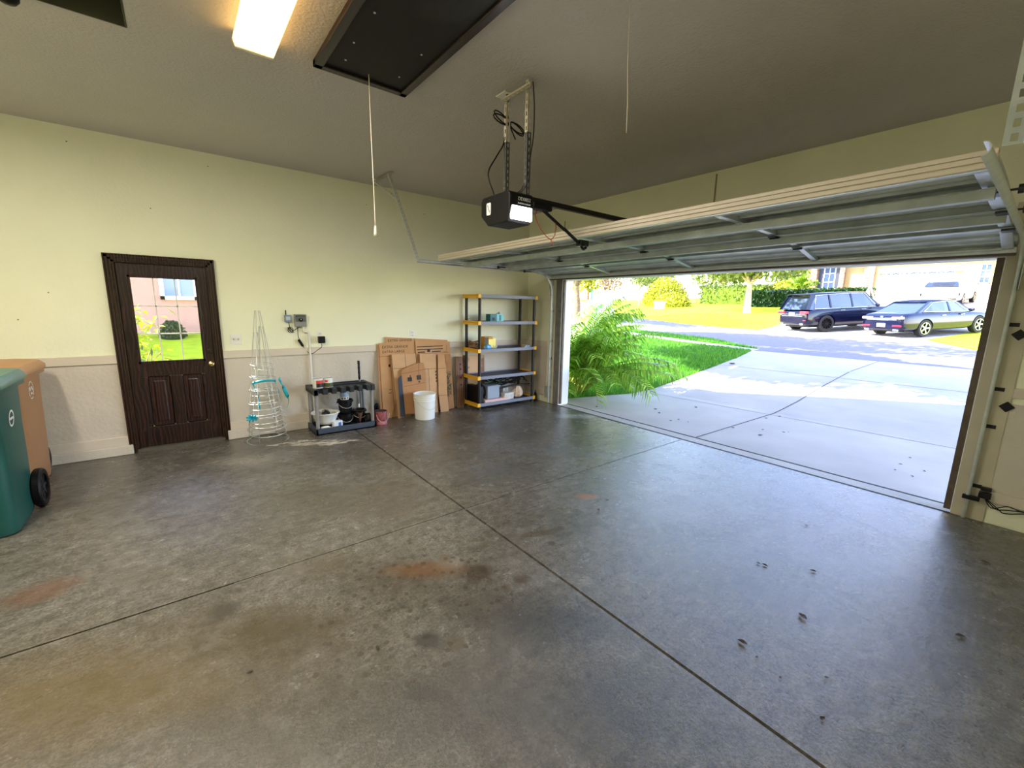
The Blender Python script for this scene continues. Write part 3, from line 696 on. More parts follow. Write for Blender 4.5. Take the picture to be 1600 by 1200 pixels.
for i in range(5): f.tube(smoothpath([(0, 0, -.05), (rnd.gauss(0, .06), rnd.gauss(0, .1), .5), (rnd.gauss(.08, .15), rnd.gauss(0, .15), 1.0)], 4), .006, n=5)
f.build('stems', m_bark, t, smooth=True)

# =====================  NEIGHBOURING HOUSES  =====================
m_pink = M('pink_stucco', (186, 142, 128), rough=.9, bump=.4, bscale=30, var=.05)
m_white = M('white_paint', (240, 240, 238), rough=.5)
m_dgl = M('dark_window_glass', (60, 76, 104), rough=.08, spec=.8)
h = thing('stucco_house', 'pink stucco house next door seen through the door glass', 'house', (-6, 8.2, .5))
MB().bx(-16, -1.0, 8.0, 13, -.2, 5.6).build('wall', m_pink, h, world=True)
wn = MB().bx(-5.40, -4.62, 7.93, 8.0, 1.68, 2.95)
wn = MB(); wn.bx(-5.40, -5.31, 7.93, 8.0, 1.68, 2.95).bx(-4.71, -4.62, 7.93, 8.0, 1.68, 2.95).bx(-5.40, -4.62, 7.93, 8.0, 1.68, 1.77).bx(-5.4, -4.62, 7.93, 8, 2.86, 2.95).bx(-5.03, -4.99, 7.95, 8, 1.7, 2.9)
wo_ = wn.build('window', m_white, h, world=True)
MB().bx(-5.32, -4.7, 7.97, 7.99, 1.76, 2.87).build('pane', M('blue_window_pane', (120, 138, 176), rough=.1, spec=.8), wo_, world=True)
MB().bx(-16.4, -.6, 7.6, 13.4, 5.6, 5.75).build('roof', M('roof_tiles'), h, world=True)

HX = 41.0
m_cream = M('cream_stucco', (172, 146, 96), rough=.9, bump=.3, bscale=30, var=.05)
h = thing('house', 'cream stucco house with white garage door across the street', 'house', (HX, 1, 2.6))
f = MB(); f.bx(HX, HX+9, -13, 4.7, 2.2, 6.6); f.bx(HX+.3, HX+9, 4.7, 9.0, 2.2, 6.6); f.build('wall', m_cream, h, world=True)
f = MB(); f.prism([(0, 6.6), (11, 6.6), (5.5, 9.2)], lambda u, v, t_: (HX-1+u, t_, v), -14, 10); f.build('roof', M('roof_tiles'), h, world=True)
f = MB(); f.bx(HX-.1, HX, -.95, 3.5, 5.28, 5.42).bx(HX-.16, HX, -1.1, 3.7, 4.98, 5.1); f.build('door_lintel', m_white, h, world=True, bevel=.01)
f = MB(); f.bx(HX-.04, HX+.02, -.75, 3.45, 2.7, 5.2)
for k in range(1, 4):
    z = 2.7+k*.62
    f.bx(HX-.055, HX-.04, -.75, 3.45, z-.57, z-.05)
gd = f.build('garage_door', m_white, h, world=True, bevel=.006)
for y in (3.18, 2.62, 2.1, 1.55, 1.05, .5, 0, -.48):
    f = MB()
    for k in range(4):
        a = PI*(.15+.23*k); f.box((HX-.07, y+.16*math.cos(a), 4.82+.16*math.sin(a)), (.03, .13, .07), rot=(a, 0, 0))
    f.build('pane', m_dgl, gd, world=True)
def win(y0, y1, z0, z1, nb=2, x=HX, fr=m_white, pane=m_dgl, shut=None):
    f = MB(); q = .07
    f.bx(x-.08, x, y0, y0+q, z0, z1).bx(x-.08, x, y1-q, y1, z0, z1).bx(x-.08, x, y0, y1, z0, z0+q).bx(x-.08, x, y0, y1, z1-q, z1)
    for k in range(1, nb): z = z0+(z1-z0)*k/nb; f.bx(x-.08, x, y0, y1, z-.025, z+.025)
    f.bx(x-.07, x, (y0+y1)/2-.02, (y0+y1)/2+.02, z0, z1)
    o = f.build('window', fr, h, world=True); MB().bx(x-.03, x-.01, y0+.03, y1-.03, z0+.03, z1-.03).build('pane', pane, o, world=True)
win(-2.6, -2.0, 4.0, 5.4, 3)
win(6.75, 7.65, 3.7, 5.9, 3, x=HX+.3)
MB().bx(HX+.22, HX+.3, 6.4, 6.72, 3.7, 5.9).bx(HX+.22, HX+.3, 7.68, 8.0, 3.7, 5.9).build('shutter', M('dark_shutter', (48, 52, 64), rough=.6), h, world=True)
m_stone = M('pillar_stone', (176, 140, 112), rough=.9, col2=(104, 82, 68), vscale=5, bump=.8, bscale=12)
for y0, y1, zt in ((3.95, 4.5, 6.2), (6.0, 6.35, 6.2), (8.05, 8.5, 6.2)):
    f = MB(); rnd = random.Random(int(y0*10)); z = 2.4
    while z < zt:
        hh = rnd.uniform(.12, .26); sp = rnd.uniform(.3, .7)
        f.bx(HX-.25+rnd.uniform(0, .04), HX+.3, y0, y0+(y1-y0)*sp-.015, z, z+hh-.015); f.bx(HX-.25+rnd.uniform(0, .04), HX+.3, y0+(y1-y0)*sp, y1, z, z+hh-.015); z += hh
    f.build('stone_pillar', m_stone, h, world=True)
MB().bx(HX-.03, HX, .95, 1.5, 5.62, 5.84).build('number_plaque', M('plaque', (150, 96, 70), rough=.6), h, world=True)
f = MB(); f.bx(HX-4.1, HX-4, -4.0, -2.6, 2.3, 3.75)
tag(f.build('side_gate', M('pink_gate', (206, 170, 160), rough=.8)), 'pinkish privacy screen right of the white car', 'gate')
# timber braces of a young tree in front of the pillar
t = thing('tree_brace', 'three leaning timber poles bracing a young tree by the opposite garage', 'tree brace', (30.3, 1.75, gz(30.3)))
z0 = gz(30.3)
for a, b in (((30, 2.35, z0), (30.3, 1.72, z0+1.75)), ((30, 1.15, z0), (30.3, 1.78, z0+1.75)), ((31.1, 2.2, z0+.1), (30.35, 1.75, z0+1.75))):
    MB().cyl(a, b, .05, .045, n=8).build('pole', m_bark2, t, world=True)
MB().cyl((30.35, 1.75, z0-.1), (30.38, 1.78, z0+4.2), .05, .035, n=8).build('young_trunk', m_bark2, t, world=True)
# utility box
t = thing('utility_box', 'pale utility box standing on the lawn opposite', 'utility box', (30, 16.8, gz(30)-.05))
MB().box((0, 0, .3), (.55, .8, .62)).build('cabinet', M('pale_green_metal', (200, 212, 206), rough=.5), t, bevel=.03)
MB().box((0, 0, .64), (.62, .88, .08)).build('lid', M('pale_lid', (216, 222, 218), rough=.5), t, bevel=.02)
# mailbox
t = thing('mailbox', 'teal green mailbox on a post beyond the palm', 'mailbox', (14.3, 10.75, gz(14.3)))
m_teal = M('teal_paint', (46, 132, 118), rough=.35)
MB().bx(-.05, .05, -.05, .05, -.1, 1.15).build('post', m_teal, t, bevel=.008)
f = MB(); prof = [(-.13, 0), (.13, 0)]+[(.13*math.cos(a), .14+.13*math.sin(a)) for a in [PI*i/10 for i in range(11)]]
f.prism(prof, lambda u, v, q: (u, q, 1.1+v), -.36, .3); f.build('box', m_teal, t, bevel=.01)
MB().lathe([(.04, 0), (.05, .02), (.02, .06), (.03, .1), (0, .17)], (0, 0, 1.36), n=12).build('finial', m_teal, t, smooth=True)
MB().bx(-.09, .09, .3, .55, 1.1, 1.28).build('newspaper_holder', m_teal, t, bevel=.01)
# green post far left
tag(MB().cyl((47, 40.2, 2.9), (47, 40.2, 7.2), .14, n=10).build('sign_post', m_teal), 'tall thin green post far left across the street', 'post')
# =====================  OVERHEAD GARAGE DOOR  =====================
m_galv = M('galvanised_steel', (204, 210, 206), rough=.5, metal=.12, col2=(172, 180, 176), vscale=7)
m_galv2 = M('bright_galvanised', (206, 210, 208), rough=.35, metal=.5, var=.12, vscale=20)
m_beige = M('beige_door_paint', (214, 204, 184), rough=.5)
m_blk = M('black_plastic', (11, 11, 12), rough=.45, spec=.3)
m_blkm = M('black_metal', (20, 20, 22), rough=.35, metal=.3)
m_brown = M('brown_rubber_seal', (92, 76, 62), rough=.7)
m_wht = M('white_plastic', (236, 234, 226), rough=.4)
DY0, DY1 = -5.815, -.80
gdoor = thing('overhead_garage_door', 'raised sectional garage door with galvanised underside hanging across the opening', 'garage door', (-1.2, -3.3, 2.25))
J = [(-.20, 2.150), (-.70, 2.236), (-1.215, 2.262), (-1.735, 2.268), (-2.255, 2.262)]
STY = [DY1-.06, -2.05, -3.3, -4.55, DY1-4.97]
for i in range(4):
    a = Vector((J[i][0], J[i][1])); b = Vector((J[i+1][0], J[i+1][1])); d = (b-a); Ls = d.length; d.normalize(); n = Vector((-d.y, d.x))
    if n.y < 0: n = -n
    fn = lambda s, t, y, a=a, d=d, n=n: (a.x+d.x*s+n.x*t, y, a.y+d.y*s+n.y*t)
    e = .006
    poly = [(.045, 0), (e, 0), (e, .042), (.13, .042), (.137, .028), (.150, .028), (.157, .042), (.25, .042), (.257, .028), (.27, .028), (.277, .042), (.38, .042), (.387, .028), (.40, .028), (.407, .042), (Ls-e, .042), (Ls-e, 0), (Ls-.045, 0)]
    sec = MB().sheet(poly, fn, DY0, DY1, .004).build('door_section', m_galv, gdoor, world=True)
    f = MB().prism([(e, .048), (Ls-e, .048), (Ls-e, .054), (e, .054)], fn, DY0-.004, DY1+.004); f.build('outer_skin', m_beige, sec, world=True)
    for k, y in enumerate(STY):
        w_ = .03 if k in (0, 4) else .022
        f = MB().prism([(.02, .005), (Ls-.02, .005), (Ls-.02, .04), (.02, .04)], fn, y-w_, y+w_); f.build('stile', m_galv2, sec, world=True, bevel=.003)
    # rib shadow line lips catch the light
    f = MB().prism([(.0, -.004), (.012, -.004), (.012, .0), (0, .0)], fn, DY0, DY1); f.prism([(Ls-.012, -.003), (Ls, -.003), (Ls, .0), (Ls-.012, 0)], fn, DY0, DY1)
    f.build('section_lip', m_galv2, sec, world=True)
for i in (1, 2, 3):
    x, z = J[i]
    for y in STY[1:-1]:
        f = MB().box((x, y, z-.008), (.10, .06, .006)).cyl((x, y-.035, z-.014), (x, y+.035, z-.014), .008, n=8); f.build('hinge', m_blkm, gdoor, world=True)
    for y, s in ((DY1-.03, 1), (DY0+.03, -1)):
        f = MB().box((x, y, z-.012), (.09, .06, .012)).cyl((x, y, z-.0), (x, y+s*.08, z-.0), .006, n=8).cyl((x, y+s*.075, z), (x, y+s*.095, z), .023, n=14)
        f.build('roller', M('roller_steel', (70, 70, 72), rough=.4, metal=.7), gdoor, world=True)
# beige stepped rear edge
f = MB(); x = J[4][0]; z = J[4][1]
f.bx(x-.012, x, DY0, DY1, z+.002, z+.024).bx(x-.018, x, DY0, DY1, z+.029, z+.051).bx(x-.014, x+.01, DY0, DY1, z+.056, z+.078)
f.bx(x-.006, x+.03, DY0, DY1, z, z+.08); f.build('door_top_edge', m_beige, gdoor, world=True, bevel=.002)
# stiffening struts
for (x0, z0) in ((-1.85, 2.255), (-1.13, 2.25)):
    f = MB().sheet([(-.045, .0), (-.028, 0), (-.028, -.045), (.028, -.045), (.028, 0), (.045, 0)], lambda s, t, y, x0=x0, z0=z0: (x0+s, y, z0+t), DY0+.02, DY1-.02, .003)
    f.build('strut', m_galv, gdoor, world=True)
f = MB().bx(-.215, -.165, DY0, DY1, 2.118, 2.148); f.build('bottom_seal', m_brown, gdoor, world=True, bevel=.008)
f = MB().bx(-.235, -.205, DY0, DY1, 2.135, 2.175); f.build('bottom_rail', m_galv2, gdoor, world=True, bevel=.003)
f = MB(); f.box((-2.215, -3.37, 2.215), (.10, .06, .05)).cyl((-2.215, -3.41, 2.2), (-2.215, -3.33, 2.2), .009, n=8)
f.build('arm_bracket', m_blkm, gdoor, world=True, bevel=.003)

# the raised door hangs a little higher at its right-hand rear corner
for o in gdoor.children_recursive:
    for v in o.data.vertices:
        xw, yw = v.co.x+gdoor.location.x, v.co.y+gdoor.location.y
        v.co.z += .05*max(0, min(1, (DY1-yw)/5.0))*max(0, min(1, -xw/2.25))
# tracks
def channel(f, path, side, w=.05, d=.024, th=.003):
    """C channel swept in an x-z plane path; side = +-1 open direction in y"""
    P = [Vector(p) for p in path]; prof = []
    for k in range(9):
        a = -PI/2+PI*k/8; prof.append((math.sin(a)*w/2, -math.cos(a)*d))
    prof = [(p[0], p[1]*1.0) for p in prof]; inner = [(p[0]*.86, p[1]*.84) for p in reversed(prof)]; pr_ = prof+inner; k = len(pr_); v = []
    for i, p in enumerate(P):
        t = (P[min(i+1, len(P)-1)]-P[max(i-1, 0)]).normalized(); nrm = Vector((-t.z, 0, t.x))
        for a, b in pr_: v.append(p+nrm*a+Vector((0, side*b, 0)))
    f.add(v, [(i*k+j, i*k+(j+1) % k, (i+1)*k+(j+1) % k, (i+1)*k+j) for i in range(len(P)-1) for j in range(k)]+[tuple(range(k)), tuple((len(P)-1)*k+j for j in range(k))])
def track(y, xe, side, label, zt=2.248):
    t = thing('door_track', label, 'garage door track', (-.08, y, 0))
    r = .34; P = [(-.075, y, .015), (-.075, y, 1.0), (-.075, y, zt-r)]+[(-.075-r+r*math.cos(a), y, zt-r+r*math.sin(a)) for a in [PI/2*i/10 for i in range(1, 11)]]
    f = MB(); channel(f, P, side); f.build('vertical_track', m_galv2, t, world=True, smooth='auto')
    P = [(-.075-r, y, zt), (-1.4, y, zt), (xe, y, zt)]
    f = MB(); channel(f, P, side); f.build('horizontal_track', m_galv2, t, world=True, smooth='auto')
    for z in (.29, .80, 1.107, 1.615):
        f = MB().bx(-.07, -.021, y-side*.02-.002, y-side*.02+.002, z-.02, z+.02).bx(-.026, -.021, y-side*.075, y-side*.02, z-.015, z+.015)
        f.cyl((-.021, y-side*.06, z), (-.032, y-side*.06, z), .009, n=6)
        f.build('track_bracket', m_blkm, t, world=True)
    f = MB().bx(-.12, -.02, y-side*.03-.002, y-side*.03+.002, 1.88, 2.3); f.build('flag_bracket', m_galv2, t, world=True)
    return t
track(-.735, -2.54, -1, 'galvanised track running up the left jamb and back under the ceiling')
track(-5.83, -2.86, 1, 'galvanised track curving back beside the right jamb')
def perf(f, p0, p1, w=.035, th=.003, side=(0, 1, 0), n=None):
    """perforated angle: two flanges with holes along it"""
    p0, p1 = Vector(p0), Vector(p1); d = (p1-p0); Ln = d.length; d.normalize(); a = (Vector(side)-d*d.dot(Vector(side))).normalized(); b = d.cross(a)
    n = n or max(2, int(Ln/.045)); st = Ln/n; hw = w*.18
    for (u, nn) in ((a, b), (b, a)):
        def bar(s0, s1, c0, c1):
            pts = []
            for q in (0, th):
                for s_, c_ in ((s0, c0), (s1, c0), (s1, c1), (s0, c1)): pts.append(p0+d*s_+u*c_+nn*q)
            f.add(pts, [(0,1,2,3), (7,6,5,4), (0,4,5,1), (1,5,6,2), (2,6,7,3), (3,7,4,0)])
        bar(0, Ln, 0, w/2-hw); bar(0, Ln, w/2+hw, w)
        for i in range(n+1):
            s = i*st; bar(max(0, s-st*.22), min(Ln, s+st*.22), w/2-hw, w/2+hw)
t = thing('track_hanger', 'perforated steel angle hanging the end of the left door track from the ceiling', 'hanger bracket', (-2.9, -.75, 3.27))
f = MB(); perf(f, (-2.90, -.82, 3.262), (-2.92, -.33, 3.262)); f.build('ceiling_angle', M('painted_angle', (176, 170, 158), rough=.6), t, world=True)
f = MB(); perf(f, (-2.92, -.76, 3.25), (-2.545, -.745, 2.25)); f.build('hanging_angle', m_galv2, t, world=True)
f = MB(); perf(f, (-3.02, -.42, 3.25), (-2.82, -.74, 2.98), w=.028); f.build('brace_angle', m_galv2, t, world=True)
t = thing('track_hanger', 'perforated steel angle hanging the right door track, at the right picture edge', 'hanger bracket', (-2.86, -5.93, 3.27))
f = MB(); perf(f, (-2.86, -5.925, 3.275), (-2.86, -5.925, 2.24), w=.05, side=(-1, -.2, 0)); f.build('hanging_angle', m_galv, t, world=True)
f = MB(); perf(f, (-2.86, -6.1, 3.262), (-2.86, -5.7, 3.262)); f.build('ceiling_angle', M('painted_angle'), t, world=True)
# black bumper pads and hardware on the right jamb board
for z, y, lab in ((1.54, -5.905, 'black diamond-shaped pad on the right jamb board, the upper one'), (.975, -5.925, 'black diamond-shaped pad on the right jamb board, the lower one')):
    o = MB().box((0, 0, 0), (.008, .062, .062), rot=(PI/4, 0, 0)).build('rubber_pad', m_blk, bevel=.002); o.location = (-.0245, y-.01, z)
    tag(o, lab, 'rubber pad', 'diamond pads on the right jamb board')
t = thing('safety_sensor', 'black safety sensor with loose wires low on the right jamb', 'sensor', (-.03, -5.9, .2))
MB().box((-.09, -5.86, .2), (.03, .1, .035)).build('sensor_body', m_blk, t, world=True, bevel=.004)
MB().box((-.05, -5.93, .235), (.06, .07, .045)).bx(-.06, -.02, -5.96, -5.9, .27, .3).build('sensor_bracket', m_blkm, t, world=True, bevel=.003)
f = MB(); rnd = random.Random(5)
for k in range(3): f.tube(smoothpath([(-.05, -5.93, .22), (-.07, -5.98-.02*k, .15), (-.06, -6.06, .19-.03*k), (-.03, -6.13-.03*k, .17), (-.02, -6.3, .175)], 5), .004, n=6)
f.build('wire', m_blk, t, world=True, smooth=True)
t = thing('safety_sensor', 'small beige safety sensor low by the left jamb', 'sensor', (-.05, -.62, .2))
MB().box((-.09, -.63, .22), (.05, .035, .07)).build('sensor_body', M('sensor_beige', (200, 186, 160), rough=.5), t, world=True, bevel=.004)
MB().bx(-.1, -.02, -.65, -.645, .1, .3).build('sensor_bracket', m_galv2, t, world=True)
# =====================  OPENER  =====================
op = thing('garage_door_opener', 'black garage door opener with lit lamp lens and rail hung from the ceiling', 'garage door opener', (-3.04, -3.36, 2.4))
ox0, ox1, oy0, oy1, oz0, oz1 = -3.16, -2.935, -3.53, -3.16, 2.285, 2.50
f = MB(); prof = [(oy0+.03, oz0), (oy1-.09, oz0), (oy1, oz0+.075), (oy1, oz1-.03), (oy1-.02, oz1), (oy0+.02, oz1), (oy0, oz1-.02), (oy0, oz0+.06)]
f.prism(prof, lambda u, v, t_: (t_, u, v), ox0, ox1); f.build('motor_housing', m_blk, op, world=True, bevel=.012, seg=3)
f = MB().bx(ox0+.02, ox1-.015, oy0-.006, oy0+.02, oz0+.02, oz0+.115)
f.build('lamp_lens', M('lamp_lens_glow', (255, 250, 252), rough=.4, emis=5), op, world=True, bevel=.006)
m_ink = M('white_print', (225, 225, 225), rough=.6)
text_mesh('lettering', 'DD0852', .034, m_ink, op, (ox0+.075, oy0-.001, oz1-.060), (1, 0, 0), (0, 0, 1))
f = MB(); rnd = random.Random(9)
for k in range(11): f.bx(ox0+.075+k*.011, ox0+.083+k*.011, oy0-.002, oy0, oz1-.084, oz1-.084+rnd.choice((.008, .01, .007)))
f.build('small_print', m_ink, op, world=True)
prof = [(.034*max(-.82, min(.82, math.cos(a)*1.15)), .05*max(-.88, min(.88, math.sin(a)*1.1))) for a in [2*PI*i/20 for i in range(20)]]
f = MB().prism(prof, lambda u, v, t_: (t_, -3.27+u, 2.405+v), ox0-.004, ox0); lb = f.build('label_sticker', m_ink, op, world=True)
MB().cyl((ox0-.006, -3.285, 2.38), (ox0-.006, -3.258, 2.435), .002, n=6).build('antenna_wire', m_blk, op, world=True)
MB().bx(-2.99, -.03, -3.385, -3.345, 2.49, 2.53).build('rail', m_blkm, op, world=True, bevel=.004)
MB().bx(-.05, -.0, -3.42, -3.31, 2.47, 2.55).build('header_bracket', m_galv2, op, world=True, bevel=.003)
tr = MB().bx(-2.82, -2.62, -3.40, -3.33, 2.445, 2.492).build('trolley', m_blk, op, world=True, bevel=.008)
MB().cyl((-2.70, -3.365, 2.455), (-2.44, -3.365, 2.33), .013, n=8).box((-2.57, -3.365, 2.392), (.3, .03, .01), rot=(0, .45, 0)).build('door_arm', m_blkm, op, world=True)
MB().cyl((-2.45, -3.37, 2.337), (-2.235, -3.37, 2.225), .014, n=8).build('door_arm', m_blkm, op, world=True)
MB().tube(smoothpath([(-2.235, -3.37, 2.225), (-2.2, -3.37, 2.195), (-2.165, -3.37, 2.21)], 4), .013, n=8).build('arm_hook', m_blkm, op, world=True, smooth=True)
MB().tube(smoothpath([(-2.75, -3.36, 2.445), (-2.775, -3.37, 2.40), (-2.74, -3.37, 2.33), (-2.66, -3.37, 2.26), (-2.6, -3.37, 2.235), (-2.56, -3.37, 2.27), (-2.545, -3.37, 2.34), (-2.56, -3.37, 2.385)], 5), .0035, n=6).tube(smoothpath([(-2.6, -3.37, 2.235), (-2.585, -3.37, 2.21), (-2.575, -3.37, 2.19)], 3), .004, n=6).build('release_rope', M('red_cord', (176, 60, 36), rough=.8), op, world=True, smooth=True)
f = MB(); perf(f, (-3.0, -3.23, 3.205), (-2.995, -3.53, 3.205), w=.036, side=(0, 0, 1)); f.build('cross_angle', M('cream_painted_angle', (206, 198, 180), rough=.6), op, world=True)
for y in (-3.245, -3.5):
    f = MB(); perf(f, (-2.985, y, 3.235 if y > -3.3 else 3.275), (-2.985, y, 2.93), w=.034); f.build('hanging_angle', M('cream_painted_angle'), op, world=True)
    f = MB(); perf(f, (-2.985, y, 2.93), (-2.985, y, 2.5), w=.034); f.build('hanging_angle', M('dark_galvanised', (112, 114, 112), rough=.4, metal=.6), op, world=True)
t_out = thing('ceiling_outlet', 'white outlet plate on the ceiling above the opener with a black plug', 'outlet', (-2.95, -3.2, H))
MB().bx(-3.01, -2.93, -3.25, -3.13, H-.008, H).build('outlet_plate', m_wht, t_out, world=True, bevel=.002)
MB().cyl((-2.96, -3.22, H-.01), (-2.96, -3.22, H-.06), .016, .009, n=12).build('plug', m_blk, op, world=True)
f = MB()
f.tube(smoothpath([(-2.96, -3.215, H-.05), (-2.962, -3.22, 3.15), (-2.95, -3.22, 3.07), (-2.975, -3.215, 3.02), (-2.99, -3.215, 2.92), (-3.05, -3.21, 2.82), (-3.13, -3.22, 2.70), (-3.14, -3.24, 2.62), (-3.11, -3.26, 2.53), (-3.10, -3.26, 2.495)], 7), .0055, n=8)
for k, (sx, sz, l) in enumerate(((-1, .05, .14), (-1, .02, .15), (1, -.03, .15), (1, -.05, .14), )):
    c = Vector((-2.95, -3.225-.004*k, 3.07)); L_ = []
    for i in range(13):
        a = 2*PI*i/12; u = (1-math.cos(a))/2*l; v = math.sin(a)*.028
        L_.append(c+Vector((sx*(u), 0, v+sz*u/l)))
    f.tube(L_, .005, n=7)
f.tube(smoothpath([(-2.95, -3.23, 3.07), (-2.92, -3.23, 3.02), (-2.885, -3.23, 2.97)], 4), .005, n=7)
f.box((-2.95, -3.228, 3.07), (.022, .03, .022))
f.build('supply_cord', m_blk, op, world=True, smooth=True)
MB().tube(smoothpath([(-2.955, -3.51, H-.02), (-2.945, -3.52, 3.1), (-2.955, -3.53, 2.9), (-2.975, -3.525, 2.75), (-2.985, -3.52, 2.6), (-3.01, -3.46, 2.515), (-3.06, -3.38, 2.51)], 7), .0045, n=6).tube(smoothpath([(-2.975, -3.525, 2.75), (-2.97, -3.5, 2.65), (-3.0, -3.44, 2.53), (-3.07, -3.33, 2.51)], 6), .004, n=6).build('sensor_wire', m_blk, op, world=True, smooth=True)
# header marks
tag(MB().bx(-.012, 0, -3.375, -3.36, 2.85, 3.245).build('wall_batten', M('tan_batten', (170, 150, 116), rough=.7), bevel=.002), 'thin tan batten fixed on the header right of the opener rail', 'batten')
tag(MB().bx(-.010, 0, -.905, -.892, 2.86, 3.06).build('wall_batten', M('tan_batten'), bevel=.002), 'short thin tan batten on the header near the left corner', 'batten')

# =====================  CEILING ITEMS  =====================
m_hatch = wood_mat('hatch_wood', (9, 5, 4), (16, 8, 6), rough=.7, scale=5, dist=4, stretch=(1, .15, 1))
t = thing('attic_hatch', 'dark-stained attic stair hatch in the ceiling', 'attic hatch', (-3.905, -3.46, H))
hx0, hx1, hy0, hy1 = -4.235, -3.575, -4.22, -2.72
MB().bx(hx0+.05, hx1-.05, hy0+.05, hy1-.05, H-.022, H).build('hatch_panel', m_hatch, t, world=True)
f = MB(); f.bx(hx0, hx0+.055, hy0, hy1, H-.04, H).bx(hx1-.055, hx1, hy0, hy1, H-.04, H).bx(hx0, hx1, hy1-.055, hy1, H-.04, H).bx(hx0, hx1, hy0, hy0+.055, H-.04, H)
f.build('hatch_frame', wood_mat('hatch_frame_wood', (18, 8, 5), (40, 20, 11), rough=.4, scale=8, dist=3, stretch=(1, .15, 1)), t, world=True, bevel=.004)
for x, y in ((-4.1, -3.15), (-4.1, -3.5), (-3.72, -2.95), (-3.72, -3.3), (-4.08, -2.92)):
    MB().cyl((x, y, H-.022), (x, y, H-.026), .007, n=8).build('screw', m_galv2, t, world=True)
m_cord = M('cream_cord', (222, 210, 190), rough=.8)
cords = MB().tube(smoothpath([(-3.905, -2.86, H-.03), (-3.90, -2.85, 2.9), (-3.895, -2.85, 2.5), (-3.893, -2.849, 2.24)], 6), .0026, n=6).build('pull_cord', m_cord, t, world=True, smooth=True)
MB().lathe([(.004, .075), (.009, .06), (.011, .03), (.016, 0), (0, 0)], (-3.893, -2.849, 2.172), n=14).build('cord_pull', m_cord, cords, world=True, smooth=True)
tag(MB().tube(smoothpath([(-3.076, -4.433, H), (-3.065, -4.433, 3.0), (-3.045, -4.433, 2.8), (-3.038, -4.433, 2.645)], 6), .0026, n=6).build('pull_cord', m_cord, smooth=True), 'lone cream cord hanging from the ceiling in front of the raised door', 'pull cord')
m_diff = M('lit_diffuser', (255, 204, 118), rough=.4, emis=2.4)
def fixture(name, label, x0, x1, y0, y1, e, vis=True):
    t = thing(name, label, 'ceiling light', ((x0+x1)/2, (y0+y1)/2, H))
    MB().bx(x0+.02, x1-.02, y0+.01, y1-.01, H-.03, H).build('housing', m_wht, t, world=True, bevel=.003)
    f = MB(); prof = [(x0+.012, H-.028), (x0, H-.05), (x0+.012, H-.09), (x1-.012, H-.09), (x1, H-.05), (x1-.012, H-.028)]
    f.prism(prof, lambda u, v, q: (u, q, v), y0+.02, y1-.02); f.build('diffuser', m_diff, t, world=True, bevel=.006)
    m_cap = M('clear_end_cap', (240, 228, 190), rough=.2, trans=.3)
    for yy in (y0, y1-.02):
        MB().prism([(a, b) for a, b in prof], lambda u, v, q: (u, q, v), yy, yy+.02).build('end_cap', m_cap, t, world=True)
    ld = bpy.data.lights.new(name+'_tube', 'AREA'); ld.shape = 'RECTANGLE'; ld.size = (x1-x0)*.8; ld.size_y = (y1-y0)*.9; ld.energy = e; ld.color = (1, .95, .86)
    lo = bpy.data.objects.new('lamp_tube', ld); COL.objects.link(lo); lo.parent = t; lo.location = (0, 0, -.095)
fixture('ceiling_light', 'glowing wraparound fluorescent light left of the attic hatch', -4.70, -4.47, -3.98, -2.75, FIX1)
fixture('ceiling_light', 'added wraparound fill light out of view over the back of the garage', -6.65, -6.42, -3.6, -2.37, FILL_FIX)  # added fixture out of view, brightens the left wall
ld = bpy.data.lights.new('opener_bulb', 'AREA'); ld.shape = 'RECTANGLE'; ld.size = .18; ld.size_y = .09; ld.energy = 7; ld.color = (1, .96, .92)
lo = bpy.data.objects.new('opener_bulb', ld); COL.objects.link(lo); lo.parent = op
lo.location = (-.01, -.185, -.05); lo.rotation_euler = (math.radians(70), 0, 0)
t = thing('motion_sensor', 'black rounded device on the ceiling at the far top-left corner', 'sensor', (-5.665, -2.41, H))
MB().lathe([(.0, -.085), (.03, -.08), (.045, -.06), (.05, -.02), (.05, 0)], (0, 0, 0), n=24).build('dome', m_blk, t, smooth=True)
# =====================  WALL ITEMS  =====================
t = thing('light_switch', 'white double light switch right of the wooden door', 'light switch', (-4.583, 0, 1.222))
MB().bx(-4.64, -4.525, -.007, 0, 1.163, 1.286).build('plate', m_wht, t, world=True, bevel=.003)
for x in (-4.607, -4.56): MB().box((x, -.014, 1.224), (.010, .016, .02), rot=(.4, 0, 0)).build('toggle', M('toggle_grey', (190, 180, 160), rough=.4), t, world=True, bevel=.002)
m_gry = M('grey_plastic', (140, 142, 138), rough=.45)
t = thing('irrigation_timer', 'grey irrigation timer box on the wall above the conduit', 'irrigation timer', (-3.86, 0, 1.45))
MB().bx(-3.935, -3.79, -.05, 0, 1.365, 1.525).build('case', m_gry, t, world=True, bevel=.008)
MB().bx(-3.925, -3.80, -.054, -.05, 1.43, 1.515).build('face_panel', M('dark_face', (96, 100, 98), rough=.4), t, world=True)
MB().cyl((-3.862, -.053, 1.455), (-3.862, -.066, 1.455), .024, n=20).build('dial', m_blk, t, world=True, bevel=.002)
f = MB()
for k in range(6): f.bx(-3.918+k*.019, -3.906+k*.019, -.0555, -.054, 1.498, 1.508)
f.build('display_marks', m_blk, t, world=True)
MB().box((-3.862, -.067, 1.462), (.005, .003, .018)).build('dial_pointer', m_wht, t, world=True)
t = thing('rain_sensor_receiver', 'small blue-grey receiver with a stub aerial beside the timer', 'receiver', (-4.0, 0, 1.47))
MB().bx(-4.045, -3.965, -.035, 0, 1.425, 1.515).build('case', M('bluegrey', (120, 140, 160), rough=.45), t, world=True, bevel=.006)
MB().cyl((-4.025, -.018, 1.51), (-4.025, -.018, 1.575), .007, n=8).build('aerial', m_blk, t, world=True)
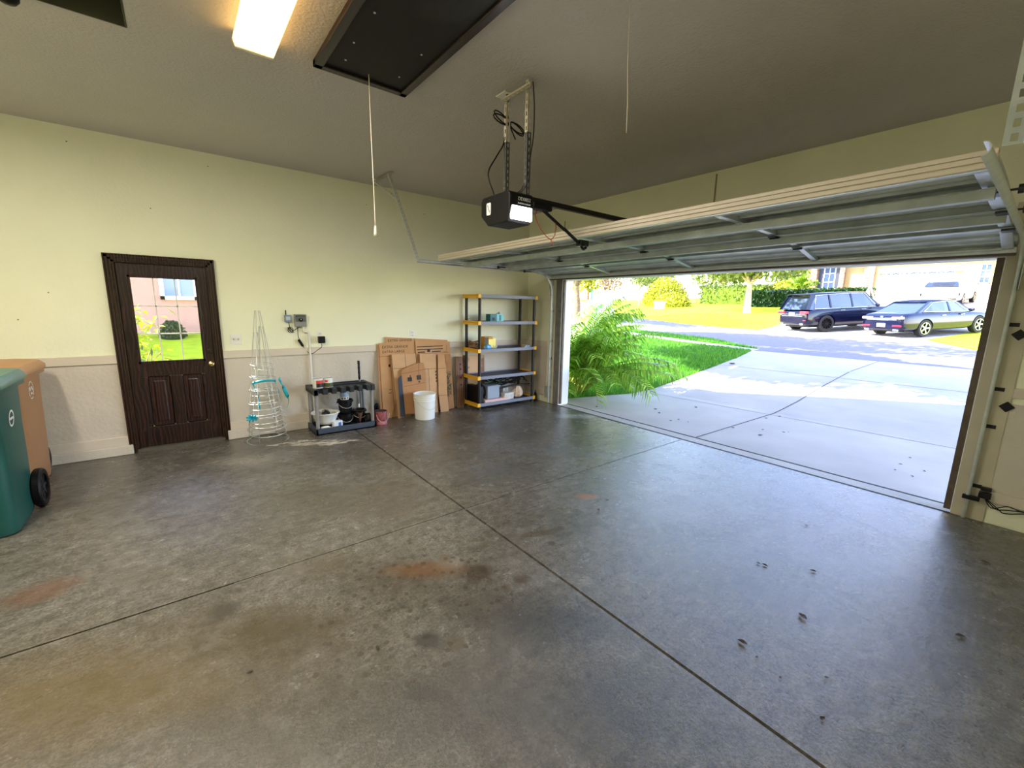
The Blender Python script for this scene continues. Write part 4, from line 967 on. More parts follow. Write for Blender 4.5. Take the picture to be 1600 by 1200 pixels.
MB().bx(-4.03, -3.98, -.038, -.035, 1.45, 1.495).build('label_panel', M('pale_panel', (190, 200, 206), rough=.5), t, world=True)
t = thing('wire_bundle', 'black wires looping below the timer and its receiver', 'wire', (-3.95, 0, 1.35))
f = MB()
f.tube(smoothpath([(-4.0, -.02, 1.425), (-3.99, -.02, 1.36), (-3.96, -.025, 1.32), (-3.92, -.03, 1.335), (-3.87, -.02, 1.37)], 6), .004, n=6)
for k in range(3): f.tube([(-3.985+.028*math.cos(a+k)*1.1, -.02-.006*k, 1.325+.032*math.sin(a)) for a in [2*PI*i/12 for i in range(13)]], .004, n=6)
f.tube(smoothpath([(-3.9, -.02, 1.365), (-3.9, -.02, 1.25), (-3.885, -.02, 1.18), (-3.86, -.02, 1.13), (-3.82, -.025, 1.06), (-3.785, -.03, 1.02), (-3.74, -.03, 1.01), (-3.68, -.03, 1.05), (-3.625, -.035, 1.09), (-3.62, -.03, 1.14)], 6), .004, n=6)
f.build('wire', m_blk, t, world=True, smooth=True)
MB().box((-3.875, -.025, 1.155), (.03, .03, .10), rot=(0, -.5, 0)).build('inline_plug', m_blk, t, world=True, bevel=.005)
m_pvc = M('white_conduit', (226, 222, 208), rough=.4)
tag(MB().tube([(-3.835, -.022, 1.365), (-3.835, -.022, 1.312), (-3.825, -.022, 1.302), (-3.785, -.022, 1.302), (-3.773, -.022, 1.29), (-3.775, -.045, .98), (-3.775, -.05, .02)], .014, n=12).build('conduit_pipe', m_pvc, smooth='auto'), 'white plastic conduit running from the timer down behind the tool rack', 'pipe')
def outlet(x, z, label):
    t = thing('wall_outlet', label, 'outlet', (x, 0, z))
    MB().bx(-.035, .035, -.006, 0, -.057, .057).build('plate', m_wht, t, bevel=.003)
    for dz in (-.022, .022): MB().bx(-.017, .017, -.009, -.005, dz-.014, dz+.014).bx(-.009, -.006, -.0095, -.008, dz-.006, dz+.008).build('socket', M('socket_ivory', (214, 210, 198), rough=.4), t, bevel=.002)
    return t
outlet(-3.63, 1.245, 'white outlet holding the black adapter, above the tool rack')
outlet(-2.30, 1.235, 'white wall outlet above the flattened cardboard boxes')
tag(MB().box((-3.62, -.035, 1.19), (.085, .06, .09)).build('power_adapter', m_blk, bevel=.008), 'black power adapter plugged into the outlet above the tool rack', 'adapter')

# =====================  TOMATO CAGES  =====================
m_wire = M('galvanised_wire', (196, 196, 188), rough=.4, metal=.4)
def cage(label, cx, cy, z0, r0, r1, h, legs, lean, rings, lh, seed):
    t = thing('tomato_cage', label, 'tomato cage', (cx, cy, z0)); rnd = random.Random(seed)
    ax = lambda z: (lean[0]*z/h, lean[1]*z/h); rad = lambda z: r0+(r1-r0)*min(1, z/h)
    for i in range(rings):
        z = h*i/(rings-1)*.98+.005; a0 = ax(z); r = rad(z)
        MB().tube([(a0[0]+r*math.cos(a), a0[1]+r*math.sin(a), z+.012*math.sin(a*1+i)) for a in [2*PI*k/28 for k in range(28)]], .0045, n=6, closed=True).build('ring', m_wire, t, smooth=True)
    for i in range(legs):
        a = 2*PI*i/legs+seed; P = []
        for k in range(9):
            z = (h+lh)*k/8; r = rad(z) if z < h else r1*(1-.75*(z-h)/lh); a0 = ax(min(z, h*1.3)); P.append((a0[0]+r*math.cos(a), a0[1]+r*math.sin(a), max(z, .004)))
        MB().tube(P, .0038, n=6).build('leg', m_wire, t, smooth=True)
    return t
cage('tomato cage with the widest ring on the floor, outermost of the nested wire cages', -4.37, -.29, 0, .225, .115, .95, 4, (-.0, .02), 7, .62, 1)
cage('middle tomato cage of the nested stack, its legs leaning right', -4.365, -.285, .09, .20, .10, .8, 4, (.015, 0), 6, .50, 2)
cage('innermost tomato cage of the nested stack with the short legs', -4.375, -.29, .2, .185, .09, .6, 3, (-.02, .01), 5, .52, 3)
m_rib = M('teal_ribbon', (20, 176, 190), rough=.5, col2=(10, 130, 150), vscale=30)
def ribbon(label, P, w):
    f = MB(); P = smoothpath(P, 5); v = []
    for i, p in enumerate(P):
        tt = i/len(P)*7; d = Vector((math.cos(tt)*.4, math.sin(tt)*.4, 1 if abs((P[min(i+1, len(P)-1)]-p).z) < .02 else .25)).normalized()*w/2
        if abs((P[min(i+1, len(P)-1)]-p).z) >= .02: d = Vector((1, math.sin(tt)*.6, .2)).normalized()*w/2
        v += [p-d, p+d, p+d+Vector((.001, .003, 0)), p-d+Vector((.001, .003, 0))]
    n = len(P); F = []
    for i in range(n-1):
        for j in range(4): F.append((4*i+j, 4*i+(j+1) % 4, 4*i+4+(j+1) % 4, 4*i+4+j))
    return tag(f.add(v, F).build('ribbon', m_rib, smooth=True), label, 'ribbon', 'teal ribbons tied on the tomato cages')
ribbon('teal ribbon wrapped level around the front of the cages', [(-4.50, -.40, .735), (-4.43, -.455, .76), (-4.34, -.47, .765), (-4.26, -.44, .75)], .03)
ribbon('teal ribbon hanging down the left front of the cages', [(-4.49, -.42, .74), (-4.48, -.435, .66), (-4.455, -.44, .58), (-4.46, -.45, .50), (-4.45, -.45, .43)], .035)
ribbon('teal ribbon hanging down the right side of the cages', [(-4.21, -.33, .76), (-4.18, -.34, .68), (-4.15, -.36, .58), (-4.13, -.37, .48), (-4.15, -.38, .40)], .045)
ribbon('teal ribbon strip hanging at the middle of the cages', [(-4.27, -.45, .75), (-4.255, -.46, .68), (-4.24, -.46, .6)], .022)
f = MB(); rnd = random.Random(8)
for k in range(9):
    a = 2*PI*k/9; c = Vector((-4.54, -.43, .33)); d = Vector((math.cos(a), -.3, math.sin(a)*.8))*.055
    f.tube(smoothpath([c, c+d*.7+Vector((0, -.02, 0)), c+d, c+d*.5+Vector((.01, .02, 0)), c], 3), .008, n=5)
tag(f.build('ribbon_bow', m_rib, smooth=True), 'crumpled teal ribbon bow on the lower left of the cages', 'ribbon', 'teal ribbons tied on the tomato cages')

# =====================  TOOL RACK AND ITS THINGS  =====================
m_dkp = M('charcoal_plastic', (34, 36, 42), rough=.45); m_leg = M('grey_tube', (138, 134, 130), rough=.4)
t = thing('tool_rack', 'low black plastic tool rack with grey legs beside the tomato cages', 'tool rack', (-3.46, -.26, 0))
X0, X1, Y0, Y1 = -3.86, -3.08, -.48, -.04; ZT = .60
f = MB(); f.bx(X0, X1, Y0, Y1, 0.0, .025).bx(X0, X1, Y0, Y0+.03, 0, .085).bx(X0, X1, Y1-.03, Y1, 0, .085).bx(X0, X0+.03, Y0, Y1, 0, .085).bx(X1-.03, X1, Y0, Y1, 0, .085)
f.build('base_tray', M('slate_plastic', (58, 66, 78), rough=.5), t, world=True, bevel=.006)
f = MB(); f.bx(X0, X1, Y0+.1, Y1, ZT-.065, ZT-.04).bx(X0, X1, Y1-.03, Y1, ZT-.07, ZT).bx(X0, X0+.05, Y0, Y1, ZT-.08, ZT).bx(X1-.05, X1, Y0, Y1, ZT-.08, ZT).bx(X0, X1, Y0+.11, Y0+.14, ZT-.07, ZT)
f.bx(X0+.02, X1-.02, -.22, -.19, ZT-.07, ZT+.005)
f.build('top_tray', m_dkp, t, world=True, bevel=.006)
f = MB(); w_ = (X1-X0)/7
for k in range(7): f.bx(X0+k*w_, X0+k*w_+.055, Y0, Y0+.12, ZT-.075, ZT-.005)
for k in range(7): f.bx(X0+k*w_, X0+(k+1)*w_, Y0+.085, Y0+.11, ZT-.07, ZT-.01)
f.build('notched_front', m_dkp, t, world=True, bevel=.004)
for x, y in ((X0+.035, Y0+.045), (X1-.035, Y0+.045), (X0+.035, Y1-.04), (X1-.035, Y1-.04)):
    MB().cyl((x, y, .02), (x, y, ZT-.06), .022, n=16).build('leg', m_leg, t, world=True, smooth='auto')
def band(name, parent, c, r, z0, z1, mat, a0=0, a1=2*PI, n=24):
    f = MB(); v = []
    for i in range(n+1):
        a = a0+(a1-a0)*i/n
        for z in (z0, z1): v.append((c[0]+r*math.cos(a), c[1]+r*math.sin(a), z))
    return f.add(v, [(2*i, 2*i+2, 2*i+3, 2*i+1) for i in range(n)]).build(name, mat, parent, smooth=True)
m_tin = M('tin_metal', (176, 178, 178), rough=.3, metal=.9)
def paint_can(label, loc, r, h, body, bands, lid=None, handle=False, tilt=0):
    t = thing('paint_can', label, 'paint can', loc)
    MB().lathe([(r*.97, 0), (r, .004), (r, h-.006), (r*1.03, h-.004), (r*1.03, h), (r*.95, h), (r*.93, h-.008), (0, h-.008)], n=32).build('can_body', body, t, smooth='auto')
    MB().lathe([(r*.88, h-.009), (r*.86, h+.001), (r*.8, h+.001), (r*.78, h-.004), (0, h-.004)], n=32).build('lid', lid or m_tin, t, smooth='auto')
    for k, (z0, z1, m, a0, a1) in enumerate(bands): band('label_band', t, (0, 0), r*1.008+.0004*k, h*z0, h*z1, m, a0, a1)
    if handle:
        MB().tube([(r*1.06*math.cos(a), -r*1.02-.012*abs(math.sin(a)), h*.86-r*1.35*math.sin(a)) for a in [PI*i/14 for i in range(15)]], .0025, n=6).build('wire_handle', m_wire, t, smooth=True)
    return t
m_red = M('label_red', (208, 58, 44), rough=.5); m_lw = M('label_white', (232, 230, 224), rough=.5); m_lk = M('label_black', (30, 28, 28), rough=.5); m_olive = M('label_olive', (74, 78, 40), rough=.5)
paint_can('paint can with red and black label on the tool rack top', (-3.775, -.35, ZT), .062, .125, m_lw, [(.1, .5, m_lk, -2.1, -.2), (.5, .82, m_red, -2.1, -.2)])
paint_can('paint can with white and olive label on the tool rack top', (-3.645, -.34, ZT), .058, .12, m_lw, [(.05, .48, m_olive, -3.0, -.1), (.6, .8, m_red, -2.6, -1.9)])
# basin with clutter
t = thing('wash_basin', 'white plastic basin standing at the left of the tool rack', 'basin', (-3.685, -.27, .10))
MB().lathe([(.09, 0), (.10, .0), (.125, .04), (.165, .14), (.175, .15), (.18, .142), (.172, .156), (.158, .15), (.12, .05), (.09, .012), (0, .012)], n=36).build('basin_bowl', m_wht, t, smooth=True)
tag(MB().lathe([(.08, 0), (.10, .004), (.10, .07), (.0, .072)], (-3.685, -.27, .026), n=24).build('lidded_tub', m_blk, smooth='auto'), 'low black tub under the white basin', 'tub')
rnd = random.Random(4); GR_ = (M('grey_rag', (150, 148, 140), rough=.9, var=.3), M('dark_part', (44, 42, 42), rough=.6), M('pale_green_tool', (168, 180, 150), rough=.5))
for i, (dx, dy, mt, nm, lb, sz) in enumerate([(-.08, -.02, 0, 'crumpled_rag', 'grey crumpled rag at the left in the white basin', (.075, .05, .04)), (-.03, -.06, 1, 'hose_fitting', 'dark fitting at the front in the white basin', (.05, .04, .04)), (.02, .02, 1, 'hose_fitting', 'dark round fitting in the middle of the white basin', (.045, .045, .05)), (.075, -.03, 2, 'trowel', 'pale green tool at the right in the white basin', (.10, .025, .025)), (.0, .07, 0, 'crumpled_rag', 'grey rag at the back in the white basin', (.07, .04, .04))]):
    f = MB(); f.lathe([(0, -1), (.6, -.8), (1, -.2), (.9, .4), (.5, .9), (0, 1)], n=12); f.v = [(x*sz[0]*(1+.25*math.sin(5*y+i)), y*sz[1], z*sz[2]*(1+.3*math.sin(4*x))) for x, y, z in f.v]
    o = f.build(nm, GR_[mt], smooth=True); o.location = (-3.685+dx, -.27+dy, .10+.115); o.rotation_euler = (rnd.uniform(-.4, .4), rnd.uniform(-.4, .4), rnd.uniform(0, 3)); tag(o, lb, nm.replace('_', ' '))
t = thing('white_bottle', 'white plastic bottle lying on the rack base under the basin', 'bottle', (-3.72, -.40, .06))
f = MB(); f.lathe([(0, -.065), (.03, -.06), (.036, -.02), (.034, .03), (.015, .055), (.015, .07), (0, .07)], n=20); f.v = [(z, y, x) for x, y, z in f.v]; f.build('bottle_body', m_wht, t, smooth=True)
t = thing('small_carton', 'small white carton with a blue mark on the rack base', 'box', (-3.57, -.36, .026), .2)
MB().bx(-.06, .06, -.04, .04, 0, .11).build('carton', M('carton_white', (224, 226, 226), rough=.6), t, bevel=.003)
MB().bx(.0, .04, -.0412, -.04, .03, .09).build('blue_mark', M('ink_blue', (70, 110, 180), rough=.6), t)
def bucket(name, label, loc, r0, r1, h, mat, handle=True, ribs=(.8, .88), lid=False, rz=0, hang=.7):
    t = thing(name, label, name.replace('_', ' '), loc, rz)
    pr_ = [(0, 0), (r0*.96, 0), (r0, .006)]
    for q in ribs:
        rr = r0+(r1-r0)*q; pr_ += [(rr, h*q), (rr+.008, h*q), (rr+.008, h*q+.006), (rr, h*q+.008)]
    pr_ += [(r1, h*.97), (r1+.01, h*.97), (r1+.01, h), (r1-.004, h)]
    pr_ += [(r1-.006, h-.01), (r0-.006, .012), (0, .012)] if not lid else [(r1-.01, h-.012), (0, h-.012)]
    MB().lathe(pr_, n=36).build('bucket_body', mat, t, smooth='auto')
    if handle:
        MB().tube([((r1+.008)*math.cos(a), -(r1+.012)*math.sin(a)*1.0, h*.86-r1*hang*math.sin(a)*1.2) for a in [PI*i/16 for i in range(17)]], .0028, n=6).build('bail_handle', m_wire, t, smooth=True)
        for s in (-1, 1): MB().cyl((s*r1*.96, 0, h*.86), (s*(r1+.016), 0, h*.86), .014, n=12).build('handle_ear', mat, t)
    return t
bucket('plant_bucket', 'lower black bucket of the two stacked on the tool rack base', (-3.43, -.25, .026), .08, .095, .17, m_blk)
bucket('plant_bucket', 'upper black bucket stacked on another in the tool rack', (-3.42, -.25, .197), .078, .092, .19, m_blk)
paint_can('small white and blue paint can on top of the black buckets', (-3.425, -.25, .389), .056, .115, M('pale_blue_label', (170, 198, 226), rough=.5), [(.0, .38, m_lw, -3.1, 0), (.1, .28, m_lk, -2.5, -2.2), (.1, .28, m_lk, -1.9, -1.6), (.1, .28, m_lk, -1.2, -.9)])
bucket('watering_pot', 'dark metal pot standing right of the black buckets', (-3.24, -.25, .026), .075, .088, .20, M('dark_metal_pot', (40, 36, 36), rough=.3, metal=.6), ribs=(.9,))
t = thing('funnel', 'brownish metal funnel cone hanging in front of the dark pot', 'funnel', (-3.255, -.345, .03))
MB().lathe([(.004, 0), (.006, .04), (.035, .17), (.04, .175), (.033, .172), (.004, .04)], n=20).build('funnel_cone', M('rusty_tin', (140, 112, 100), rough=.45, metal=.5), t, smooth=True)
t = thing('spray_bottle', 'small white-capped bottle behind the dark pot', 'bottle', (-3.20, -.13, .026))
MB().lathe([(0, 0), (.032, 0), (.034, .15), (.014, .19), (.014, .2), (0, .2)], n=18).build('bottle_body', m_dkp, t, smooth='auto'); MB().lathe([(.017, .2), (.017, .25), (0, .25)], n=14).build('cap', m_wht, t)
t = thing('long_tool', 'long black-handled tool standing upright in the tool rack', 'tool', (-3.16, -.14, .026))
MB().cyl((0, 0, 0), (-.015, 0, .62), .013, n=12).build('shaft', m_leg, t); MB().tube([(-.015-.0003*i, 0, .6+.033*i) for i in range(9)], [.014, .017]*4+[.015], n=10).build('grip', m_blk, t)
t = thing('garden_hose_reel', 'dark rounded object at the right end of the tool rack base', 'hose', (-3.155, -.36, .026))
f = MB()
for k in range(4): f.tube([(.0+.012*k-.02, .055*math.cos(a), .085+.065*math.sin(a)) for a in [2*PI*i/18 for i in range(18)]], .011, n=7, closed=True)
f.build('hose_coils', m_blk, t, smooth=True)
paint_can('red paint can with worn label on the floor right of the tool rack', (-2.985, -.40, 0), .085, .20, M('worn_red', (132, 30, 34), rough=.45, col2=(156, 96, 98), vscale=22), [(.1, .3, M('pink_wear', (196, 120, 120), rough=.6, var=.3, vscale=40), -2.6, -.6)], lid=m_dkp, handle=True)
f = MB(); rnd = random.Random(77)
for k in range(3): f.tube(smoothpath([(-2.98+.03*k, -.10, .0), (-2.97+.03*k, -.09, .12), (-2.93+.02*k, -.10, .23-.04*k), (-2.9+.02*k, -.12, .12), (-2.87, -.12, .01)], 5), .018, n=8)
tag(f.build('black_hose', m_blk, smooth=True), 'black hose loops behind the red paint can', 'hose')

# =====================  CARDBOARD, BUCKET, PLYWOOD  =====================
m_card = M('cardboard', (196, 150, 104), rough=.85, var=.08, vscale=6); m_card2 = M('cardboard_pale', (204, 162, 118), rough=.85, var=.1, vscale=5); m_card3 = M('cardboard_dark', (176, 128, 84), rough=.85, var=.1, vscale=7)
m_prt = M('black_ink', (44, 34, 30), rough=.7)
def board(label, poly, yb, yt, mat, th=.008, seams=(), prints=(), texts=(), name='flattened_box', cat='cardboard'):
    """panel leaning to the wall: poly in (x, z); base at y=yb, at z=1 at y=yt"""
    x0 = sum(p[0] for p in poly)/len(poly)
    t = thing(name, label, cat, (x0, yb, 0), group=None)
    k = (yt-yb); fn = lambda u, v, q: (u, yb+k*v-q, v)
    MB().prism(poly, fn, 0, th).build('panel', mat, t, world=True)
    for s in seams:
        f = MB(); x1_, z1_, x2_, z2_ = s; d = Vector((x2_-x1_, z2_-z1_)).normalized(); n = Vector((-d.y, d.x))*.003
        f.prism([(x1_+n.x, z1_+n.y), (x2_+n.x, z2_+n.y), (x2_-n.x, z2_-n.y), (x1_-n.x, z1_-n.y)], fn, th, th+.0012); f.build('fold_line', M('fold_shadow', (120, 84, 54), rough=.9), t, world=True)
    for p in prints:
        f = MB(); f.prism([(p[0], p[1]), (p[2], p[1]), (p[2], p[3]), (p[0], p[3])], fn, th, th+.001); f.build('printed_mark', m_prt, t, world=True)
    for (s, x, z, sz) in texts:
        o = fn(x, z, th+.0005); dn = Vector((0, k, 1)).normalized(); text_mesh('lettering', s, sz, m_prt, t, o, (1, 0, 0), dn, ext=.0006)
    return t
board('largest flattened box at the back, EXTRA GRANDE cut off at its top edge', [(-2.74, 0), (-1.69, 0), (-1.70, 1.125), (-2.74, 1.20)], -.10, -.03, m_card, seams=((-2.275, .02, -2.275, 1.16),), texts=(('EXTRA GRANDE', -2.70, 1.13, .052),))
board('tall flattened box leaning at the left reading EXTRA-LARGE', [(-2.85, 0.02), (-2.72, 0.0), (-2.66, .2), (-2.40, .2), (-2.395, 1.11), (-2.84, 1.115)], -.135, -.045, m_card, seams=((-2.84, .92, -2.42, .93), (-2.67, .02, -2.69, .92)),
      texts=(('EXTRA GRANDE', -2.80, 1.035, .055), ('EXTRA-LARGE', -2.80, .965, .055)), prints=((-2.72, .76, -2.685, .80), (-2.735, .42, -2.70, .43), (-2.745, .37, -2.70, .38)))
board('flattened box edge-on dark strip at the far left of the cardboard', [(-2.90, .0), (-2.865, .0), (-2.845, 1.1), (-2.87, 1.1)], -.15, -.04, m_card3)
bb = board('flattened box with printed bands and arrows at the upper right', [(-2.275, .35), (-1.68, .35), (-1.67, 1.10), (-2.27, 1.12)], -.15, -.05, m_card, seams=((-2.27, .93, -1.7, .93),), prints=((-2.25, 1.03, -1.80, 1.043), (-2.25, .985, -1.80, 1.0), (-2.24, .945, -2.12, .962), (-2.0, .945, -1.84, .962), (-2.08, .95, -2.03, .985), (-1.74, .94, -1.737, 1.06), (-1.80, .94, -1.74, .943)))
board('flattened box with green plant print at the right end, half hidden', [(-1.86, .0), (-1.665, .02), (-1.68, .9), (-1.86, .9)], -.17, -.07, m_card3, seams=((-1.77, .02, -1.78, .88),))
f = MB(); rnd = random.Random(3)
for k in range(60):
    x = rnd.uniform(-1.79, -1.70); z = rnd.uniform(.22, .62); f.box((x, -.192+.1*z-.0, z), (.018, .003, .014), rot=(0, rnd.uniform(0, 3), 0))
tg = f.build('printed_plant', M('print_green', (74, 92, 66), rough=.8, var=.4, vscale=40), bpy.data.objects['flattened_box.004'] if 'flattened_box.004' in bpy.data.objects else None, world=True)
board('tall narrow flattened box left of the white bucket', [(-2.65, 0), (-2.45, 0), (-2.42, .1), (-2.30, .1), (-2.30, .94), (-2.68, .95)], -.21, -.09, m_card2, seams=((-2.67, .74, -2.3, .73), (-2.47, .05, -2.47, .94)))
board('tall flattened box right behind the white bucket', [(-2.24, .0), (-1.97, .0), (-1.955, .92), (-2.23, .935)], -.20, -.09, m_card2, seams=((-2.23, .70, -1.96, .69), (-2.1, .0, -2.1, .69)), prints=tuple((-1.985, z, -1.965, z+.025) for z in (.48, .53, .58, .63)))
board('flattened box strip with slanting foot at the right of the bucket', [(-1.95, .0), (-1.80, .0), (-1.81, .26), (-1.795, .70), (-1.82, .90), (-1.93, .91), (-1.965, .3)], -.235, -.11, m_card, seams=((-1.95, .69, -1.8, .69), (-1.96, .27, -1.81, .26)))
board('small opened box with two printed windows standing behind the bucket', [(-2.58, .06), (-2.20, .06), (-2.18, .70), (-2.20, .80), (-2.30, .80), (-2.56, .72), (-2.575, .64)], -.285, -.12, m_card3, seams=((-2.57, .66, -2.18, .70), (-2.56, .47, -2.2, .5), (-2.30, .5, -2.28, .79)),
      prints=((-2.48, .54, -2.41, .60), (-2.33, .55, -2.26, .62), (-2.44, .535, -2.425, .63), (-2.31, .51, -2.28, .53)))
board('dark blue flattened box edge beside the small opened box', [(-2.645, .04), (-2.57, .02), (-2.575, .64), (-2.63, .60)], -.29, -.14, M('dark_blue_card', (40, 48, 66), rough=.6))
bucket('white_bucket', 'white five-gallon plastic bucket with wire handle in front of the cardboard', (-2.32, -.43, 0), .145, .158, .385, m_wht, ribs=(.74, .82, .9), rz=.1, hang=.9)
m_ply = wood_mat('plywood', (206, 166, 122), (140, 96, 62), rough=.6, scale=2.2, dist=3.5, stretch=(.35, .35, 3.0))
t = thing('plywood_sheet', 'square plywood offcut leaning on the wall behind the shelving unit', 'plywood', (-1.2, -.03, 0))
MB().prism([(-1.41, .3), (-.99, .3), (-.985, .84), (-1.41, .86)], lambda u, v, q: (u, -.07+.05*v-q, v), 0, .012).build('panel', m_ply, t, world=True)
MB().bx(-1.38, -1.0, -.075, -.045, 0, .31).build('support_block', m_card3, t, world=True)
t = thing('timber_plank', 'dark stained plank with holes standing left of the shelving unit', 'plank', (-1.52, -.05, 0))
MB().prism([(-1.58, 0), (-1.44, 0), (-1.44, .84), (-1.575, .85)], lambda u, v, q: (u, -.10+.06*v-q, v), 0, .025).build('plank', wood_mat('dark_plank', (96, 62, 42), (140, 98, 68), rough=.6, scale=6, dist=4, stretch=(1.5, 1, .2)), t, world=True, bevel=.003)
for z in (.72, .64, .5, .38): MB().cyl((-1.49, -.126+.06*z, z), (-1.49, -.128+.06*z, z), .016, n=12).build('knot', M('knot_dark', (40, 24, 18), rough=.8), t, world=True)

# =====================  SHELVING UNIT  =====================
m_sh = M('shelf_grey', (120, 124, 136), rough=.5); m_yel = M('yellow_cap', (236, 178, 40), rough=.45); m_post = M('post_black', (20, 20, 24), rough=.4)
t = thing('shelving_unit', 'five-tier plastic shelving unit with black posts and yellow end caps in the corner', 'shelving unit', (-.82, -.27, 0))
SX0, SX1, SY0, SY1 = -1.42, -.19, -.50, -.05
ZS = (.10, .545, .985, 1.425, 1.845)
posts = [(SX0+.05, SY0+.03), (SX1-.05, SY0+.03), (SX0+.05, SY1-.03), (SX1-.05, SY1-.03)]
for x, y in posts:
    MB().cyl((x, y, 0), (x, y, 1.86), .025, n=16).build('post', m_post, t, world=True, smooth='auto')
for z in ZS:
    f = MB(); f.bx(SX0+.05, SX1-.05, SY0, SY0+.018, z-.04, z+.012).bx(SX0+.05, SX1-.05, SY1-.018, SY1, z-.04, z+.012)
    n = 9; g_ = MB()
    for k in range(n): g_.bx(SX0+.05, SX1-.05, SY0+.03+k*(SY1-SY0-.06)/n, SY0+.03+(k+.62)*(SY1-SY0-.06)/n, z-.012, z)
    for k in range(14): x = SX0+.08+k*(SX1-SX0-.16)/13; g_.bx(x-.01, x+.01, SY0+.01, SY1-.01, z-.024, z-.002)
    sh = f.build('shelf', m_sh, t, world=True, bevel=.002); g_.build('slatted_deck', M('deck_dark', (44, 46, 54), rough=.5), sh, world=True)
    for xa, xb in ((SX0, SX0+.055), (SX1-.055, SX1)):
        f = MB(); f.bx(xa, xa+.012 if xa == SX0 else xb, SY0, SY1, z-.045, z+.016) if xa == SX0 else f.bx(xb-.012, xb, SY0, SY1, z-.045, z+.016)
        f.bx(xa, xb, SY0-.004, SY0+.012, z-.045, z+.016).bx(xa, xb, SY1-.012, SY1+.004, z-.045, z+.016).bx(xa, xb, SY0, SY1, z-.01, z+.002)
        f.build('end_cap', m_yel, sh, world=True, bevel=.003)
def box_thing(name, label, cat, c, d, mat, rz=0, extra=None, bev=.004):
    t = thing(name, label, cat, c, rz); MB().bx(-d[0]/2, d[0]/2, -d[1]/2, d[1]/2, 0, d[2]).build('body', mat, t, bevel=bev)
    if extra: extra(t)
    return t
s4 = ZS[3]+.001; s3 = ZS[2]+.001; s1 = ZS[0]+.001; s2 = ZS[1]+.001
m_tb = M('teal_card', (20, 110, 120), rough=.5); m_tl = M('pale_teal_card', (130, 206, 212), rough=.5)
box_thing('small_box', 'dark teal box on the second shelf from the top', 'box', (-1.03, -.30, s4), (.13, .12, .125), m_tb, .05, lambda t: MB().bx(-.03, .03, -.0615, -.06, .02, .07).build('picture', m_blk, t))
box_thing('small_box', 'pale teal box with a dark figure right of the dark teal box', 'box', (-.885, -.30, s4), (.14, .12, .125), m_tl, -.05, lambda t: (MB().bx(-.02, .015, -.0615, -.06, .02, .11).build('dark_print', m_tb, t), MB().prism([(-.07, .125), (0, .165), (.02, .125)], lambda u, v, q: (u, q, v), -.03, -.026).build('open_flap', m_tb, t)))
def yb(t):
    MB().bx(.0, .085, -.0615, -.06, .02, .16).build('face_label', M('pale_yellow', (250, 232, 120), rough=.5), t)
    MB().bx(-.083, -.0, -.0615, -.06, .01, .19).build('dark_face', M('olive_dark', (86, 68, 36), rough=.6), t)
box_thing('tall_carton', 'yellow-brown carton standing on the middle shelf', 'box', (-1.14, -.33, s3), (.17, .12, .2), M('mustard_card', (200, 140, 30), rough=.6), .0, yb)
t = thing('yellow_carton', 'pale yellow carton against the mustard one on the middle shelf', 'box', (-1.01, -.30, s3)); MB().bx(-.045, .045, -.05, .05, 0, .17).build('body', M('pale_yellow'), t, bevel=.003)
MB().tube(smoothpath([(-.02, -.06, .05), (.02, -.08, .01), (.05, -.07, .03), (.06, -.06, .06)], 4), .006, n=6).build('strap', m_wht, t, smooth=True)
def blob(name, label, cat, c, d, mat, seed, n=3, amp=.25):
    rnd = random.Random(seed); f = MB(); f.lathe([(0, 0), (.6, .02), (1, .25), (.95, .55), (.6, .88), (0, 1)], n=22)
    ph = [rnd.uniform(0, 6) for _ in range(6)]
    f.v = [(x*d[0]/2*(1+amp*math.sin(n*math.atan2(y, x)+ph[0]+5*z)), y*d[1]/2*(1+amp*math.sin((n+1)*math.atan2(y, x)+ph[1])), z*d[2]*(1+amp*.5*math.sin(4*x+ph[2]+3*y))) for x, y, z in f.v]
    o = f.build(name, mat, smooth=True, subsurf=1); o.location = c; return tag(o, label, cat)
blob('blue_bag', 'crumpled light blue plastic bag at the front of the middle shelf', 'bag', (-1.19, -.44, s3), (.15, .10, .085), M('blue_film', (96, 168, 226), rough=.3), 5)
t = thing('rope_coil', 'brown rope coil at the left end of the middle shelf', 'rope', (-1.30, -.22, s3)); f = MB(); rnd = random.Random(12)
for k in range(9):
    r = .085+rnd.uniform(-.012, .02); f.tube([(r*math.cos(a)*1.05, r*.8*math.sin(a), .02+.012*k+.012*math.sin(2*a+k)) for a in [2*PI*i/20 for i in range(20)]], .009, n=6, closed=True)
f.build('coils', M('brown_rope', (170, 134, 100), rough=.9, col2=(90, 64, 44), vscale=30), t, smooth=True)
t = thing('paper_packet', 'flat pale packet lying at the right end of the middle shelf', 'packet', (-.30, -.38, s3)); MB().bx(-.10, .10, -.05, .05, 0, .018).box((-.0, 0, .027), (.13, .07, .018), rot=(0, .1, 0)).build('packet', M('packet_grey', (190, 200, 200), rough=.5), t, bevel=.004)
